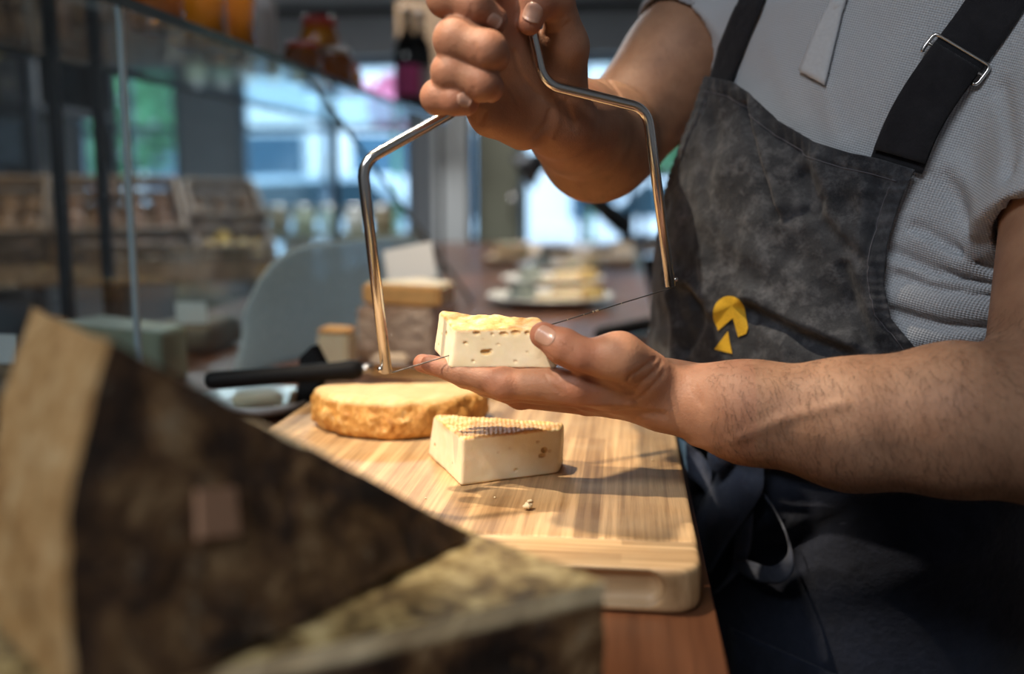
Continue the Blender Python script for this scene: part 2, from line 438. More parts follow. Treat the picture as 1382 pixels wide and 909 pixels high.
def mk_wood(name, c0, c1, rough=0.35, scl=(60, 3.5, 20), rot=0.0, coat=0.0, kind='World'):
    n = NT(name); v = n.coord(kind, (1, 1, 1), (0, 0, rot))
    st = n.node('ShaderNodeMapping'); st.inputs['Scale'].default_value = scl; n.link(v, st.inputs[0])
    f = n.noise(st.outputs[0], 1.0, 5, 0.6, 0.3)
    oi = n.node('ShaderNodeObjectInfo')
    c = n.ramp(f, [(0.3, c0), (0.7, c1)])
    c = n.mix(1.0, c, n.ramp(oi.outputs['Random'], [(0, 0.72), (1, 1.2)]), 'MULTIPLY')
    n.set(Base_Color=c, Roughness=rough, Coat_Weight=coat, Coat_Roughness=0.15); n.bump(f, 0.2, 0.0006); return n.m
COUNTER = mk_wood('counter_wood', (0.065, 0.024, 0.012), (0.17, 0.066, 0.030), 0.34, coat=0.15)
CRATE = mk_wood('crate_wood', (0.13, 0.072, 0.030), (0.31, 0.195, 0.10), 0.7, kind='Object')
PALEWOOD = mk_wood('pale_board_wood', (0.46, 0.32, 0.19), (0.66, 0.50, 0.33), 0.5)

def mk_denim(name, c0, c1, fade, wear=0.8):
    n = NT(name); v = n.coord('World')
    f = n.noise(v, 22, 5, 0.65); f2 = n.noise(v, 900, 2)
    c = n.ramp(f, [(0.38, c0), (0.62, c1)])
    c = n.mix(n.math('MULTIPLY', n.ramp(n.noise(v, 55, 5, 0.7), [(0.48, 0.0), (0.72, 1.0)]), wear), c, fade)
    c = n.mix(n.math('MULTIPLY', n.math('SUBTRACT', f2, 0.3), 0.35), c, fade)
    w = n.node('ShaderNodeTexWave'); n.link(n.coord('World', (1, 1, 1), (0.5, 0.6, 0.6)), w.inputs['Vector']); w.inputs['Scale'].default_value = 420
    h = n.math('ADD', n.math('MULTIPLY', w.outputs['Fac'], 0.5), n.math('MULTIPLY', f2, 1.2))
    n.set(Base_Color=c, Roughness=0.92, Sheen_Weight=0.12, Sheen_Roughness=0.5, Specular_IOR_Level=0.2); nb = n.bump(h, 0.5, 0.0006)
    n.bump(n.noise(v, 110, 4), 0.45, 0.003, nb); return n.m
DENIM = mk_denim('charcoal_denim', (0.014, 0.0160, 0.021), (0.036, 0.040, 0.048), (0.118, 0.122, 0.136), 0.8)
NAVY = mk_denim('navy_denim', (0.008, 0.011, 0.021), (0.014, 0.019, 0.036), (0.035, 0.042, 0.075), 0.2)
STRAPM = mk_denim('black_webbing', (0.010, 0.010, 0.013), (0.018, 0.018, 0.022), (0.05, 0.05, 0.055), 0.2)
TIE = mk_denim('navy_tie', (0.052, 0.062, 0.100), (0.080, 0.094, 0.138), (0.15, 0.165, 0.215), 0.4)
STITCH = plain('stitching', (0.10, 0.10, 0.12), 0.9)
def mk_pique():
    n = NT('pique_knit'); v = n.coord('World')
    q = n.node('ShaderNodeVectorMath', operation='DOT_PRODUCT'); q.inputs[1].default_value = (0.70, -0.70, 0.12); n.link(v, q.inputs[0])
    z = n.node('ShaderNodeSeparateXYZ'); n.link(v, z.inputs[0])
    k = 2*math.pi/0.0030
    a = n.math('SINE', n.math('MULTIPLY', n.math('ADD', q.outputs['Value'], n.math('MULTIPLY', z.outputs['Z'], 0.5)), k))
    b = n.math('SINE', n.math('MULTIPLY', n.math('SUBTRACT', z.outputs['Z'], n.math('MULTIPLY', q.outputs['Value'], 0.5)), k))
    h = n.math('MULTIPLY', a, b)
    c = n.ramp(n.math('ADD', n.math('MULTIPLY', h, 0.5), 0.5), [(0.0, (0.34, 0.36, 0.395)), (0.7, (0.54, 0.565, 0.605))])
    n.set(Base_Color=c, Roughness=0.9, Sheen_Weight=0.15, Specular_IOR_Level=0.2); nb = n.bump(h, 0.6, 0.0007)
    n.bump(n.noise(v, 45, 3), 0.25, 0.003, nb); return n.m
PIQUE = mk_pique()
SHIRTPLAIN = plain('shirt_band', (0.52, 0.54, 0.57), 0.9, var=0.06, scale=300, bump=0.3)
YELLOW = plain('yellow_embroidery', (0.66, 0.40, 0.02), 0.75, var=0.22, scale=900, bump=0.7, bdist=0.0008)
def mk_steel():
    n = NT('brushed_steel'); v = n.coord('Object'); f = n.noise(v, 300, 3)
    n.set(Base_Color=(0.66, 0.64, 0.62), Metallic=1.0, Roughness=0.20); return n.m
STEEL = mk_steel()
DARKWIRE = plain('wire_steel', (0.22, 0.21, 0.20), 0.4, 0.9)
BLACKPL = plain('black_plastic', (0.010, 0.010, 0.011), 0.6, var=0.2, scale=200, bump=0.15, Specular_IOR_Level=0.25)
BLACKMET = plain('black_metal', (0.012, 0.013, 0.016), 0.45)
WHITECER = plain('white_ceramic', (0.78, 0.80, 0.80), 0.2)
def glassmat(name, tint=(0.92, 0.97, 0.97), alpha=0.08, rough=0.03):
    """a thin pane: mostly clear, mirrors what is around it"""
    n = NT(name); tr = n.node('ShaderNodeBsdfTransparent'); tr.inputs[0].default_value = (*tint, 1)
    gl = n.node('ShaderNodeBsdfGlossy'); gl.inputs['Roughness'].default_value = rough; gl.inputs['Color'].default_value = (0.9, 0.95, 1, 1)
    g = n.node('ShaderNodeNewGeometry'); dt = n.node('ShaderNodeVectorMath', operation='DOT_PRODUCT'); n.link(g.outputs['Normal'], dt.inputs[0]); n.link(g.outputs['Incoming'], dt.inputs[1])
    sch = n.math('POWER', n.math('SUBTRACT', 1.0, n.math('ABSOLUTE', dt.outputs['Value'])), 5.0)     # Schlick, same from both sides
    ad = n.math('MINIMUM', n.math('ADD', n.math('MULTIPLY', sch, 0.5), alpha), 1.0)
    mx = n.node('ShaderNodeMixShader'); n.link(ad, mx.inputs[0]); n.link(tr.outputs[0], mx.inputs[1]); n.link(gl.outputs[0], mx.inputs[2])
    n.link(mx.outputs[0], n.out.inputs['Surface']); return n.m
GLASS = glassmat('clear_glass', (0.955, 0.98, 0.985), 0.014)
GLASSEDGE = plain('glass_edge', (0.03, 0.06, 0.07), 0.15)
# ------------------------------------------------------------------ counter, board, cheeses, tools
ZC, ZB = 0.90, 0.93            # counter top, board top
CX0, CX1, CY0, CY1 = -0.91, 0.0595, -0.35, 4.9
counter = empty('sales_counter', ((CX0+CX1)/2, (CY0+CY1)/2, 0), label='long dark red-brown wooden sales counter under the cutting board', cat='counter')
box('body', ((CX0+CX1)/2-0.02, (CY0+CY1)/2, 0.43), (CX1-CX0-0.08, CY1-CY0-0.06, 0.86), BLACKMET, counter)
npl = 12; wpl = (CX1-CX0)/npl
ends = [1.35, 0.80, 1.75, 0.95, 1.5, 1.15, 1.9, 1.05, 1.6, 0.85, 1.3, 1.8]
for i in range(npl):                                    # tongue of planks, each with its own ends
    ys = [CY0, ends[i]-0.75 if ends[i] > 1.2 else ends[i], ends[i]+0.9, ends[i]+2.3, CY1]
    for j in range(len(ys)-1):
        y0, y1 = ys[j]+0.0006, ys[j+1]-0.0006
        box('plank', (CX0+(i+0.5)*wpl, (y0+y1)/2, ZC-0.02+0.0004*((i*3+j) % 2)), (wpl-0.0012, y1-y0, 0.04), COUNTER, counter, bevel=0.0012)

# cutting board: bamboo panel + breadboard end with a finger groove
BX0, BX1, BY0, BYS, BY1 = -0.345, 0.0515, 0.588, 0.640, 1.085
board = empty('cutting_board', ((BX0+BX1)/2, (BY0+BY1)/2, ZC), label='pale bamboo cutting board with rounded corners lying on the counter', cat='cutting board')
def f_panel(p):
    d = rbox(p, ((BX0+BX1)/2, (BYS+BY1)/2+0.03, (ZC+ZB)/2), ((BX1-BX0)/2, (BY1-BYS)/2+0.03+0.0, (ZB-ZC)/2), 0.0045)
    c = np.abs(p[:, :2]-np.array([(BX0+BX1)/2, (BYS+BY1)/2], np.float32))
    d = np.maximum(d, BYS-p[:, 1])                       # straight glue seam at the near end
    r = 0.03; q = np.stack([c[:, 0]-((BX1-BX0)/2-r), p[:, 1]-(BY1-r)], 1)
    rr = np.sqrt((np.maximum(q, 0)**2).sum(1))-r
    return smax(d, rr, 0.004)
v, f = sdf_mesh(f_panel, (BX0-.02, BYS-.02, ZC-.01), (BX1+.02, BY1+.05, ZB+.01), 0.0028)
meshobj('panel', v, f, BAMBOO, board, True)
def f_end(p):
    d = rbox(p, ((BX0+BX1)/2, (BY0+BYS)/2+0.03, (ZC+ZB)/2), ((BX1-BX0)/2, (BYS-BY0)/2+0.03, (ZB-ZC)/2), 0.006)
    d = np.maximum(d, p[:, 1]-BYS+0.0004)
    r = 0.026; cx = np.abs(p[:, 0]-np.float32((BX0+BX1)/2)); q = np.stack([cx-((BX1-BX0)/2-r), (BY0+r)-p[:, 1]], 1)
    d = smax(d, np.sqrt((np.maximum(q, 0)**2).sum(1))-r, 0.005)
    g = rc(p, (BX0+0.06, BY0-0.004, ZC+0.017), (BX1-0.036, BY0-0.004, ZC+0.017), 0.0125, 0.0125)
    return smax(d, -g, 0.0015)
v, f = sdf_mesh(f_end, (BX0-.02, BY0-.02, ZC-.01), (BX1+.02, BYS+.02, ZB+.01), 0.0014)
meshobj('end_piece', v, f, BAMBOO_END, board, True)

def tri_cheese(name, corners, holes, label, seed, vox=0.0009, rindtop=0.10, wave=0.0, groove=False):
    """wedge given by 8 corners [x][y][z] (x: along, y: depth, z: up); cut faces smooth, rind above and below, real holes"""
    C = np.array(corners, float).reshape(2, 2, 2, 3); cen = C.reshape(-1, 3).mean(0)
    def tri(u, v, w): return sum(C[a, b, c]*(u if a else 1-u)*(v if b else 1-v)*(w if c else 1-w) for a in (0, 1) for b in (0, 1) for c in (0, 1))
    pl = []
    for ax in range(3):
        for sd in (0, 1):
            F_ = np.take(C, sd, ax).reshape(4, 3); m = F_.mean(0); _, _, vt = np.linalg.svd(F_-m); nn = vt[2]; nn = nn if np.dot(nn, m-cen) > 0 else -nn
            pl.append((nn.astype(np.float32), m.astype(np.float32)))
    ax0 = (C[1].reshape(-1, 3).mean(0)-C[0].reshape(-1, 3).mean(0)); L0 = np.linalg.norm(ax0); ax0 = (ax0/L0).astype(np.float32)
    hs = [(tri(*h[:3]), h[3], h[4]) for h in holes]
    def fn(p):
        D = [(p-m)@nn for nn, m in pl]; al = (p-pl[0][1])@ax0
        n1 = noise3(p, 55, seed+3)*0.0011+noise3(p, 160, seed)*0.0005
        D[5] = D[5]+wave*(np.sin(al*175+seed)*.5+noise3(p, 110, seed+9)*.9)+noise3(p, 330, seed+7)*0.0004
        if groove: D[5] = D[5]+0.00032*np.sin(al*2*np.pi/0.0036+noise3(p, 120, 2))
        d = D[0]
        for q in D[1:]: d = smax(d, q, 0.0030)
        rz_ = np.clip(1+D[5]/.006, 0, 1)
        d = d+n1*(.3+.7*rz_)
        for c, r, e in hs: d = smax(d, -ell(p, c, (r*e, r, r*0.75)), 0.0006)
        return d
    lo = C.reshape(-1, 3).min(0)-0.008; hi = C.reshape(-1, 3).max(0)+0.008
    v, f = sdf_mesh(fn, lo, hi, vox)
    ob = meshobj(name, v, f, PASTE, None, True); v32 = v.astype(np.float32)
    H = L0*0+np.linalg.norm(C[0, 0, 1]-C[0, 0, 0]); top = -((v32-pl[5][1])@pl[5][0]); bot = -((v32-pl[4][1])@pl[4][0])
    rind = np.clip(1-np.minimum(top, bot+.001)/(H*rindtop), 0, 1)
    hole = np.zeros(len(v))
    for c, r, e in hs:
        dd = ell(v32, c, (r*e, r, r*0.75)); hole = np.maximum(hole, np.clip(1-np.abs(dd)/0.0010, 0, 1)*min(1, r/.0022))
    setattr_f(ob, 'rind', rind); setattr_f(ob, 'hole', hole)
    tag(ob, label, 'cheese'); return ob

# block standing on the board
zt = ZB+0.0395
blk = [[[PZ(621, 657, ZB), PZ(625, 590, zt)], [PZ(577, 611, ZB), PZ(584, 560, zt)]],
       [[PZ(753, 638, ZB), PZ(759, 577, zt)], [PZ(760, 627, ZB), PZ(762, 567, zt)]]]
hl = [(0.83, 0.0, 0.55, .0030, .8), (0.81, 0.0, 0.44, .0020, 1.6), (0.89, 0.0, 0.52, .0012, 1), (0.76, 0.0, 0.75, .0011, 1.4), (0.55, 0, 0.20, .0012, 1.2),
      (0.36, 0, 0.62, .0007, 1.2), (0.48, 0, .68, .0006, 2), (0.0, 0.8, 0.35, .0022, 1), (0, 0.25, 0.3, .0012, 1)]
cheese_block = tri_cheese('cheese_block', blk, hl, 'cut block of pale soft cheese with ribbed orange rind standing on the cutting board', 3, groove=True)

# slab in the hand
Yf, Yb = 0.700, 0.738
hb = [[[P(606, 498, Yf), P(613, 445, Yf)], [P(584, 473, Yb), P(593, 416, Yb)]],
      [[P(752, 497, Yf+.006), P(742, 440, Yf+.006)], [P(742, 486, Yb-.012), P(727, 433, Yb-.010)]]]
hl = [(0.34, 0.0, 0.42, .0022, 1.7), (0.38, 0, .46, .0012, 1.4), (0.13, 0, 0.66, .0012, 1.3), (0.52, 0.0, 0.86, .0018, 1.7), (0.64, 0.0, 0.88, .0020, 1.7), (0.76, 0, 0.86, .0018, 1.0), (0.24, 0, .90, .0016, 1.5), (0.40, 0, .86, .0010, 1),
      (0.22, 0, .2, .0008, 1.4), (0.46, 0, .6, .0006, 2.4), (0.62, 0, .18, .0009, 1.4), (0.30, 0, .74, .0006, 1), (0.74, 0, .4, .0007, 1),
      (0, 0.4, .7, .0016, 1), (0, .65, .55, .0010, 1), (0, .75, .25, .0010, 1)]
cheese_slab = tri_cheese('cheese_slab', hb, hl, 'small slab of pale holey cheese held in the palm-up hand', 11, vox=0.0008, rindtop=0.13, wave=0.0013)

# half wheel
HC = np.array([-0.225, 0.964]); HR = 0.0850; HA = math.atan2(0.0575, 0.1594); HH = 0.0375
hx = np.array([math.cos(HA), math.sin(HA)]); hn = np.array([-math.sin(HA), math.cos(HA)])
def f_half(p):
    q = p[:, :2]-HC.astype(np.float32); u = q@hx.astype(np.float32); w = q@hn.astype(np.float32)
    ang = np.arctan2(w, u)
    rad = np.sqrt(u*u+w*w)-HR-0.0016*np.sin(3*ang+1)-0.0026*noise3(p, 95, 5)-0.0012*noise3(p, 230, 6)
    zz = (p[:, 2]-(ZB+HH/2)); side = np.abs(zz)-HH/2-0.0007*noise3(p, 60, 8)+np.where(zz > 0, 0.0035*(u+0.085)/0.17-0.002, 0)
    bulge = rad+0.0035*(zz/(HH/2))**2-0.0035
    d = smax(bulge, side, 0.009); return smax(d, w-0.001, 0.003)
v, f = sdf_mesh(f_half, (-.33, .86, ZB-.01), (-.12, 1.03, ZB+.06), 0.0014)
v[:, 2] = np.maximum(v[:, 2], ZB)
half = meshobj('cheese_wheel_half', v, f, WASHED, None, True)
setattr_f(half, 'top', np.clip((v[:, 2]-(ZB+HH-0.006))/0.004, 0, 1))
tag(half, 'half wheel of orange washed-rind cheese lying on the cutting board', 'cheese')

# crumbs on the board
for (px, py, r, lb) in ((712, 688, .0030, 'largest round pale cheese crumb on the bamboo board'), (715, 678, .0016, 'small cheese crumb touching the largest crumb on the board'), (880, 622, .0008, 'speck of cheese on the board under the forearm'),
                        (575, 673, .0008, 'speck of cheese on the board near the tall dark wedge'), (668, 672, .0007, 'speck of cheese on the board just beside the cheese block')):
    c = PZ(px, py, ZB); bm = bmesh.new(); bmesh.ops.create_icosphere(bm, subdivisions=2, radius=r)
    for vv in bm.verts:
        vv.co *= 1+0.35*math.sin(vv.co.x*1900+vv.co.y*1300+px); vv.co.z *= 0.8
    zmin = min(x.co.z for x in bm.verts)
    for vv in bm.verts: vv.co += Vector((c[0], c[1], ZB-zmin))
    o = bm_obj('cheese_crumb', bm, plain('crumb', (0.80, 0.66, 0.42), 0.6), None, True)
    tag(o, lb, 'crumb', 'crumbs on the board')

# ------------------------------------------------------------------ wire cutter (bow of bent round bar + wire)
def YF(px): return 0.676+(px-500)/400.0*0.115
fpx = [(522, 503), (488, 219), (622, 145), (648, 66), (668, -2), (706, -14), (718, 40), (734, 113), (873, 147), (905, 386)]
fp = [P(a, b, YF(a)) for a, b in fpx]
cutter = empty('wire_cutter', fp[0], label='bent steel bow cheese cutter with thin cutting wire held in the raised fist', cat='cheese cutter')
path = fillet(fp, 0.013, 7)
tube('bow', path, 0.0040, STEEL, cutter, 18)
w0, w1 = P(528, 503, YF(522)), P(908, 388, YF(905))
wp = np.array([w0+(w1-w0)*t for t in np.linspace(0, 1, 60)]); 
tube('wire', wp, 0.00050, DARKWIRE, cutter, 6)
for a, b in ((fp[0], 1), (fp[-1], -1)):
    ax = (w1-w0)/np.linalg.norm(w1-w0)
    n_ = np.array([ax[1], -ax[0], 0]); n_ /= np.linalg.norm(n_)
    q = a+np.array([0, 0, 0.004]); tube('clamp_screw', [q-b*ax*0.0065, q-b*ax*0.0060, q-b*ax*0.0028], [0.0012, 0.0021, 0.0021], STEEL, cutter, 10)
for t in (0.695, 0.706, 0.712, 0.60, 0.66, 0.53, 0.80):
    bm = bmesh.new(); bmesh.ops.create_icosphere(bm, subdivisions=1, radius=0.0010 if 0.69 < t < 0.72 else 0.0006)
    for vv in bm.verts: vv.co = Vector(w0+(w1-w0)*t)+vv.co*(1+0.4*math.sin(vv.co.x*4000))
    bm_obj('crumb', bm, plain('crumb', (0.80, 0.66, 0.42), 0.6), cutter, True)

# ------------------------------------------------------------------ big mountain cheese wedges in the foreground
def wedge(name, T, Bp, K, thick, label, sidecut=1.0, faceside=0.0):
    """sector of a wheel: flat face T-B-K, rim from B to K, going back by the vector thick"""
    T, Bp, K, thick = [np.asarray(q, float) for q in (T, Bp, K, thick)]; u = Bp-T; w = K-T
    lu, lw = np.linalg.norm(u), np.linalg.norm(w); ang = math.acos(np.dot(u, w)/lu/lw); e1 = u/lu
    nn = np.cross(u, w); e2 = np.cross(nn/np.linalg.norm(nn), e1); V, F, cut, side, olive = [], [], [], [], []
    def pt(r, a, t): return T+(e1*math.cos(a)+e2*math.sin(a))*(lu*(1-a/ang)+lw*a/ang)*r+thick*t
    def patch(fn, nu, nv, c, s):
        off = len(V); g = [fn(i/(nu-1), j/(nv-1)) for i in range(nu) for j in range(nv)]
        V.extend(g); F.extend(grid_faces(nu, nv, off).tolist())
        cut.extend([c(i/(nu-1), j/(nv-1)) if callable(c) else c for i in range(nu) for j in range(nv)]); side.extend([s]*len(g)); olive.extend([faceside if s == 7 else 0]*len(g))
    patch(lambda i, j: pt(i, j*ang, 0), 60, 40, 0, 7)
    patch(lambda i, j: pt(i, j*ang, 1), 60, 40, 0, 0)
    patch(lambda i, j: pt(i, ang, j), 60, 24, 1, 0)
    patch(lambda i, j: pt(i, 0, j), 60, 24, (lambda i, j: 1.0 if j < 0.10 else 0.0) if sidecut < 1 else 1, 0)  # uncut side: pale strip paints the light catching its top edge
    patch(lambda i, j: pt(1, i*ang, j), 40, 24, 0, 1)
    V = np.array(V); d = noise3(V, 38, 4)*0.0024+noise3(V, 120, 5)*0.0012; c_ = V.mean(0)
    V = V+(V-c_)/np.linalg.norm(V-c_, axis=1)[:, None]*d[:, None]
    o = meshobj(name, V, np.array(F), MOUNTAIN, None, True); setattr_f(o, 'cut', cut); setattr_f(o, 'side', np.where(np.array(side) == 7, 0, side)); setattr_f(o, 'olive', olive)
    return tag(o, label, 'cheese')
ZW = 0.985
wT, wB, wK = P(637, 718, .475), PZ(112, 985, ZW+0.003), P(152, 462, .345)
wT[2] = ZW+0.003
wd = wK-wT; hz = np.array([wd[1], -wd[0], 0]); hz = hz/np.linalg.norm(hz); hz = hz if hz[1] > 0 else -hz
wedge1 = wedge('cheese_wedge', wT, wB, wK, hz*0.090+np.array([0, 0, .005]), 'tall dark-rinded mountain cheese wedge leaning up over the counter')
nrm = np.cross(wB-wT, wK-wT); nrm /= np.linalg.norm(nrm); nrm = nrm if nrm[1] < 0 else -nrm
def onface(px, py):
    d = ray(np.array(px, float), np.array(py, float)); return CAM+d*(np.dot(wT-CAM, nrm)/np.dot(d, nrm))
cq = [onface(262, 662), onface(312, 658), onface(318, 722), onface(266, 728)]
cv = np.array([c+nrm*0.0030 for c in cq]+[c-nrm*0.002 for c in cq])
o = meshobj('casein_mark', cv, [(0, 1, 2, 3), (7, 6, 5, 4), (0, 4, 5, 1), (1, 5, 6, 2), (2, 6, 7, 3), (3, 7, 4, 0)], plain('casein', (0.36, 0.20, 0.12), 0.7), wedge1)
tag(o, 'pale reddish square mark')
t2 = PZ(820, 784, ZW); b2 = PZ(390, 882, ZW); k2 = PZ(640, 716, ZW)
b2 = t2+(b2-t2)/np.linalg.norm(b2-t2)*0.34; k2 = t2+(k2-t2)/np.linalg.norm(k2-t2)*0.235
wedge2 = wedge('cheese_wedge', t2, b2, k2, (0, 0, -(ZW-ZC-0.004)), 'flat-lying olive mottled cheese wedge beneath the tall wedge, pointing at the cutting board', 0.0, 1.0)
# ------------------------------------------------------------------ the cheesemonger
# horizontal sections of the trunk: z, centre x, centre y, half width, half depth
TZ = np.array([0.55, 0.75, 0.90, 1.00, 1.08, 1.16, 1.24, 1.32, 1.40, 1.46, 1.50])
TCX = np.array([.232, .232, .230, .210, .213, .220, .228, .240, .256, .268, .274])
TCY = np.array([1.00, 1.00, .995, .985, .985, .985, .988, .992, 1.00, 1.01, 1.012])
TA = np.array([.155, .157, .155, .178, .180, .177, .185, .194, .178, .115, .07])
TB = np.array([.118, .120, .118, .138, .134, .130, .128, .126, .110, .085, .07])
FA = math.radians(40)                                    # facing: this far from straight-to-camera towards his right
TF = np.array([-math.sin(FA), -math.cos(FA)]); TL = np.array([math.cos(FA), -math.sin(FA)])
def tsec(z): return [np.interp(z, TZ, t) for t in (TCX, TCY, TA, TB)]
def torso(p, off=0.0):
    cx, cy, a, b = [q.astype(np.float32) for q in tsec(p[:, 2])]; a = a+off; b = b+off
    x = p[:, 0]-cx; y = p[:, 1]-cy; l = (x*TL[0]+y*TL[1])/a; f = (x*TF[0]+y*TF[1])/b
    r = (np.abs(l)**2.3+np.abs(f)**2.3)**(1/2.3); return ((r-1)*np.minimum(a, b)).astype(np.float32)
def tsurf(phi, z, off=0.0):
    """phi: 0 = his left side, pi/2 = front"""
    cx, cy, a, b = tsec(z); a = a+off; b = b+off; c, s = np.cos(phi), np.sin(phi)
    r = (np.abs(c)**2.3+np.abs(s)**2.3)**(-1/2.3)
    return np.stack([cx+r*(a*c*TL[0]+b*s*TF[0]), cy+r*(a*c*TL[1]+b*s*TF[1]), z+0*phi], -1)
def tcoord(p):
    cx, cy, a, b = tsec(p[:, 2]); x = p[:, 0]-cx; y = p[:, 1]-cy
    return np.arctan2((x*TF[0]+y*TF[1])/b, (x*TL[0]+y*TL[1])/a)
person = empty('person', (0.215, 1.0, 0.0), label='person in grey polo shirt and dark bib apron cutting a slab of cheese', cat='person')

# ---- skeleton points (pixel + distance)
# raised right fist
RW, RE = P(757, 166, .800), P(828, 186, 1.000)
RS = np.array([0.140, 1.085, 1.375])
RMCP = [P(664, -22, 0.728), P(646, 26, 0.728), P(634, 72, 0.730), P(627, 112, 0.734)]
RPIP = [P(603, -4, 0.676), P(615, 54, 0.670), P(609, 97, 0.672), P(591, 131, 0.678)]
RDIP = [P(640, 8, 0.672), P(658, 68, 0.664), P(651, 112, 0.669), P(614, 135, 0.672)]
RTIP = [P(667, 27, 0.680), P(667, 76, 0.686), P(660, 118, 0.689), P(629, 139, 0.674)]
RFR = [(.0128, .0125, .0118, .0092), (.0132, .0136, .0128, .0110), (.0125, .0122, .0116, .0104), (.0112, .0106, .0098, .0084)]
RTH = [P(765, 118, 0.784), P(766, 62, 0.760), P(752, 0, 0.739), P(727, 2, 0.728), P(715, 31, 0.725)]
RTHR = [.0170, .0150, .0118, .0110, .0086]
# left hand, palm up
LW, LE = P(903, 535, .735), P(1428, 578, .690)
LS = np.array([0.385, 0.885, 1.330])
LMCP = [P(779, 520, .704), P(784, 519, .726), P(788, 530, .747), P(793, 541, .765)]
LPIP = [P(680, 517, .703), P(680, 514, .728), P(686, 524, .751), P(702, 535, .768)]
LDIP = [P(622, 503, .708), P(618, 500, .733), P(628, 509, .755), P(655, 522, .771)]
LTIP = [P(580, 491, .712), P(570, 490, .737), P(590, 496, .759), P(622, 511, .774)]
LFR = [(.0130, .0108, .0088, .0070), (.0128, .0106, .0088, .0072), (.0122, .010, .0083, .0068), (.0112, .009, .0074, .006)]
LTH = [P(872, 512, .716), P(835, 484, .697), P(783, 479, .690), P(760, 467, .690), P(733, 452, .692)]
LTHR = [.0190, .0168, .0118, .0116, .0096]

def hand(p, W, MCP, PIP, DIP, TIP, FR, TH, THR, wr, palm_in):
    """palm_in: small shift towards the palm side for the muscle pads"""
    pal = None
    for i in range(4):
        d = rc(p, W+(MCP[i]-W)*0.10, MCP[i], wr*0.60, FR[i][0]*1.05); pal = d if pal is None else smin(pal, d, 0.012)
    pal = smin(pal, rc(p, W+(MCP[3]-W)*.20+palm_in*.9, W+(MCP[3]-W)*.62+palm_in*.7, .0165, .0125), 0.012)      # heel pad, little finger side
    pal = smin(pal, rc(p, TH[0]+palm_in*.4, TH[1]+palm_in*.35, THR[0], THR[1]), 0.012)                              # thumb pad
    pal = smin(pal, rc(p, W+(MCP[1]-W)*.5, MCP[1]+palm_in*.5, .012, .0115), 0.012)
    th = chain(p, TH[1:], THR[1:], 0.004)
    th = smin(th, rc(p, TH[2]*.5+TH[3]*.5, TH[3], THR[3]*1.04, THR[3]*1.07), .004)
    pal = smin(pal, th, 0.0075)
    for i in range(4):
        fi = chain(p, [MCP[i], PIP[i], DIP[i], TIP[i]], FR[i], 0.0035)
        fi = smin(fi, ell(p, PIP[i], [FR[i][1]*1.06]*3), .004)
        pal = smin(pal, fi, 0.0016)
    web = None
    return pal
RPIN = (np.array([-0.15, -1.0, -0.15])*0.008)
LPIN = (np.array([0.05, -0.35, 1.0])*0.007)
RHY = [P(640, 134, .742), P(662, 154, .752), P(706, 170, .772)]
def hand_r(p):
    d = hand(p, RW, RMCP, RPIP, RDIP, RTIP, RFR, RTH, RTHR, .030, RPIN)
    return smin(d, chain(p, RHY, [.0110, .0150, .0185], .008), .006)      # heel of the hand below the little finger
def hand_l(p): return hand(p, LW, LMCP, LPIP, LDIP, LTIP, LFR, LTH, LTHR, .027, LPIN)
def lerp(a, b, t): return a+(b-a)*t
def arm_r(p):
    f1 = lerp(RE, RW, .35)+np.array([0, 0, -.006]); f2 = lerp(RE, RW, .75)
    d = chain(p, [RE, f1, f2, RW], [.046, .0500, .0365, .0290], .02)
    d = smin(d, rc(p, RE+np.array([.004, .01, -.008]), f1+np.array([-.004, 0, -.012]), .038, .037), .02)
    m = lerp(RE, RS, .45)+np.array([0.0, -.004, 0.0]); 
    u = chain(p, [RE, m, RS], [.047, .059, .064], .02)
    return smin(d, u, .010)
def arm_l(p):
    f1 = P(1290, 566, .690); f2 = P(1150, 572, .702); f3 = P(1010, 556, .716)
    d = chain(p, [LE, f1, f2, f3, LW], [.048, .0490, .0430, .0335, .0262], .02)
    d = smin(d, rc(p, lerp(LW, f3, .15)+np.array([0, .012, 0.002]), lerp(LW, f3, -.3)+np.array([0, .012, 0]), .021, .020), .012)
    m = lerp(LE, LS, .5)
    u = chain(p, [LE, m, LS], [.050, .056, .062], .02)
    return smin(d, u, .022)
NK0, NK1 = np.array([.262, 1.010, 1.42]), np.array([.245, .985, 1.53])
HD = np.array([.235, .965, 1.635])
hf = np.array([-.62, -.72, -.30]); hf /= np.linalg.norm(hf); hs = np.array([.757, -.653, 0]); hs /= np.linalg.norm(hs); hu = np.cross(hf, hs); hu = hu if hu[2] > 0 else -hu
HM = np.stack([hs, hf, hu], 1)
def hp(a, b, c): return HD+hs*a+hf*b+hu*c
def head(p):
    d = ell(p, hp(0, -.008, .028), (.074, .094, .088), HM)
    d = smin(d, ell(p, hp(0, .022, -.035), (.056, .066, .072), HM), .03)
    d = smin(d, rc(p, hp(0, .074, -.085), hp(0, .060, -.060), .020, .03), .02)           # chin
    d = smin(d, rc(p, hp(0, .095, .016), hp(0, .112, -.020), .009, .0135), .010)         # nose
    d = smin(d, rc(p, hp(-.035, .083, .030), hp(.035, .083, .030), .011, .011), .012)    # brow
    for s in (-1, 1):
        d = smax(d, -ell(p, hp(s*.032, .100, .012), (.017, .012, .010), HM), .012)       # eye sockets
        d = smin(d, ell(p, hp(s*.032, .082, .012), (.014, .013, .012), HM), .003)
        d = smin(d, ell(p, hp(s*.076, -.005, .002), (.009, .020, .032), HM), .006)       # ears
    d = smin(d, ell(p, hp(0, .092, -.044), (.024, .010, .006), HM), .006); d = smin(d, ell(p, hp(0, .090, -.056), (.021, .010, .007), HM), .006)
    return d
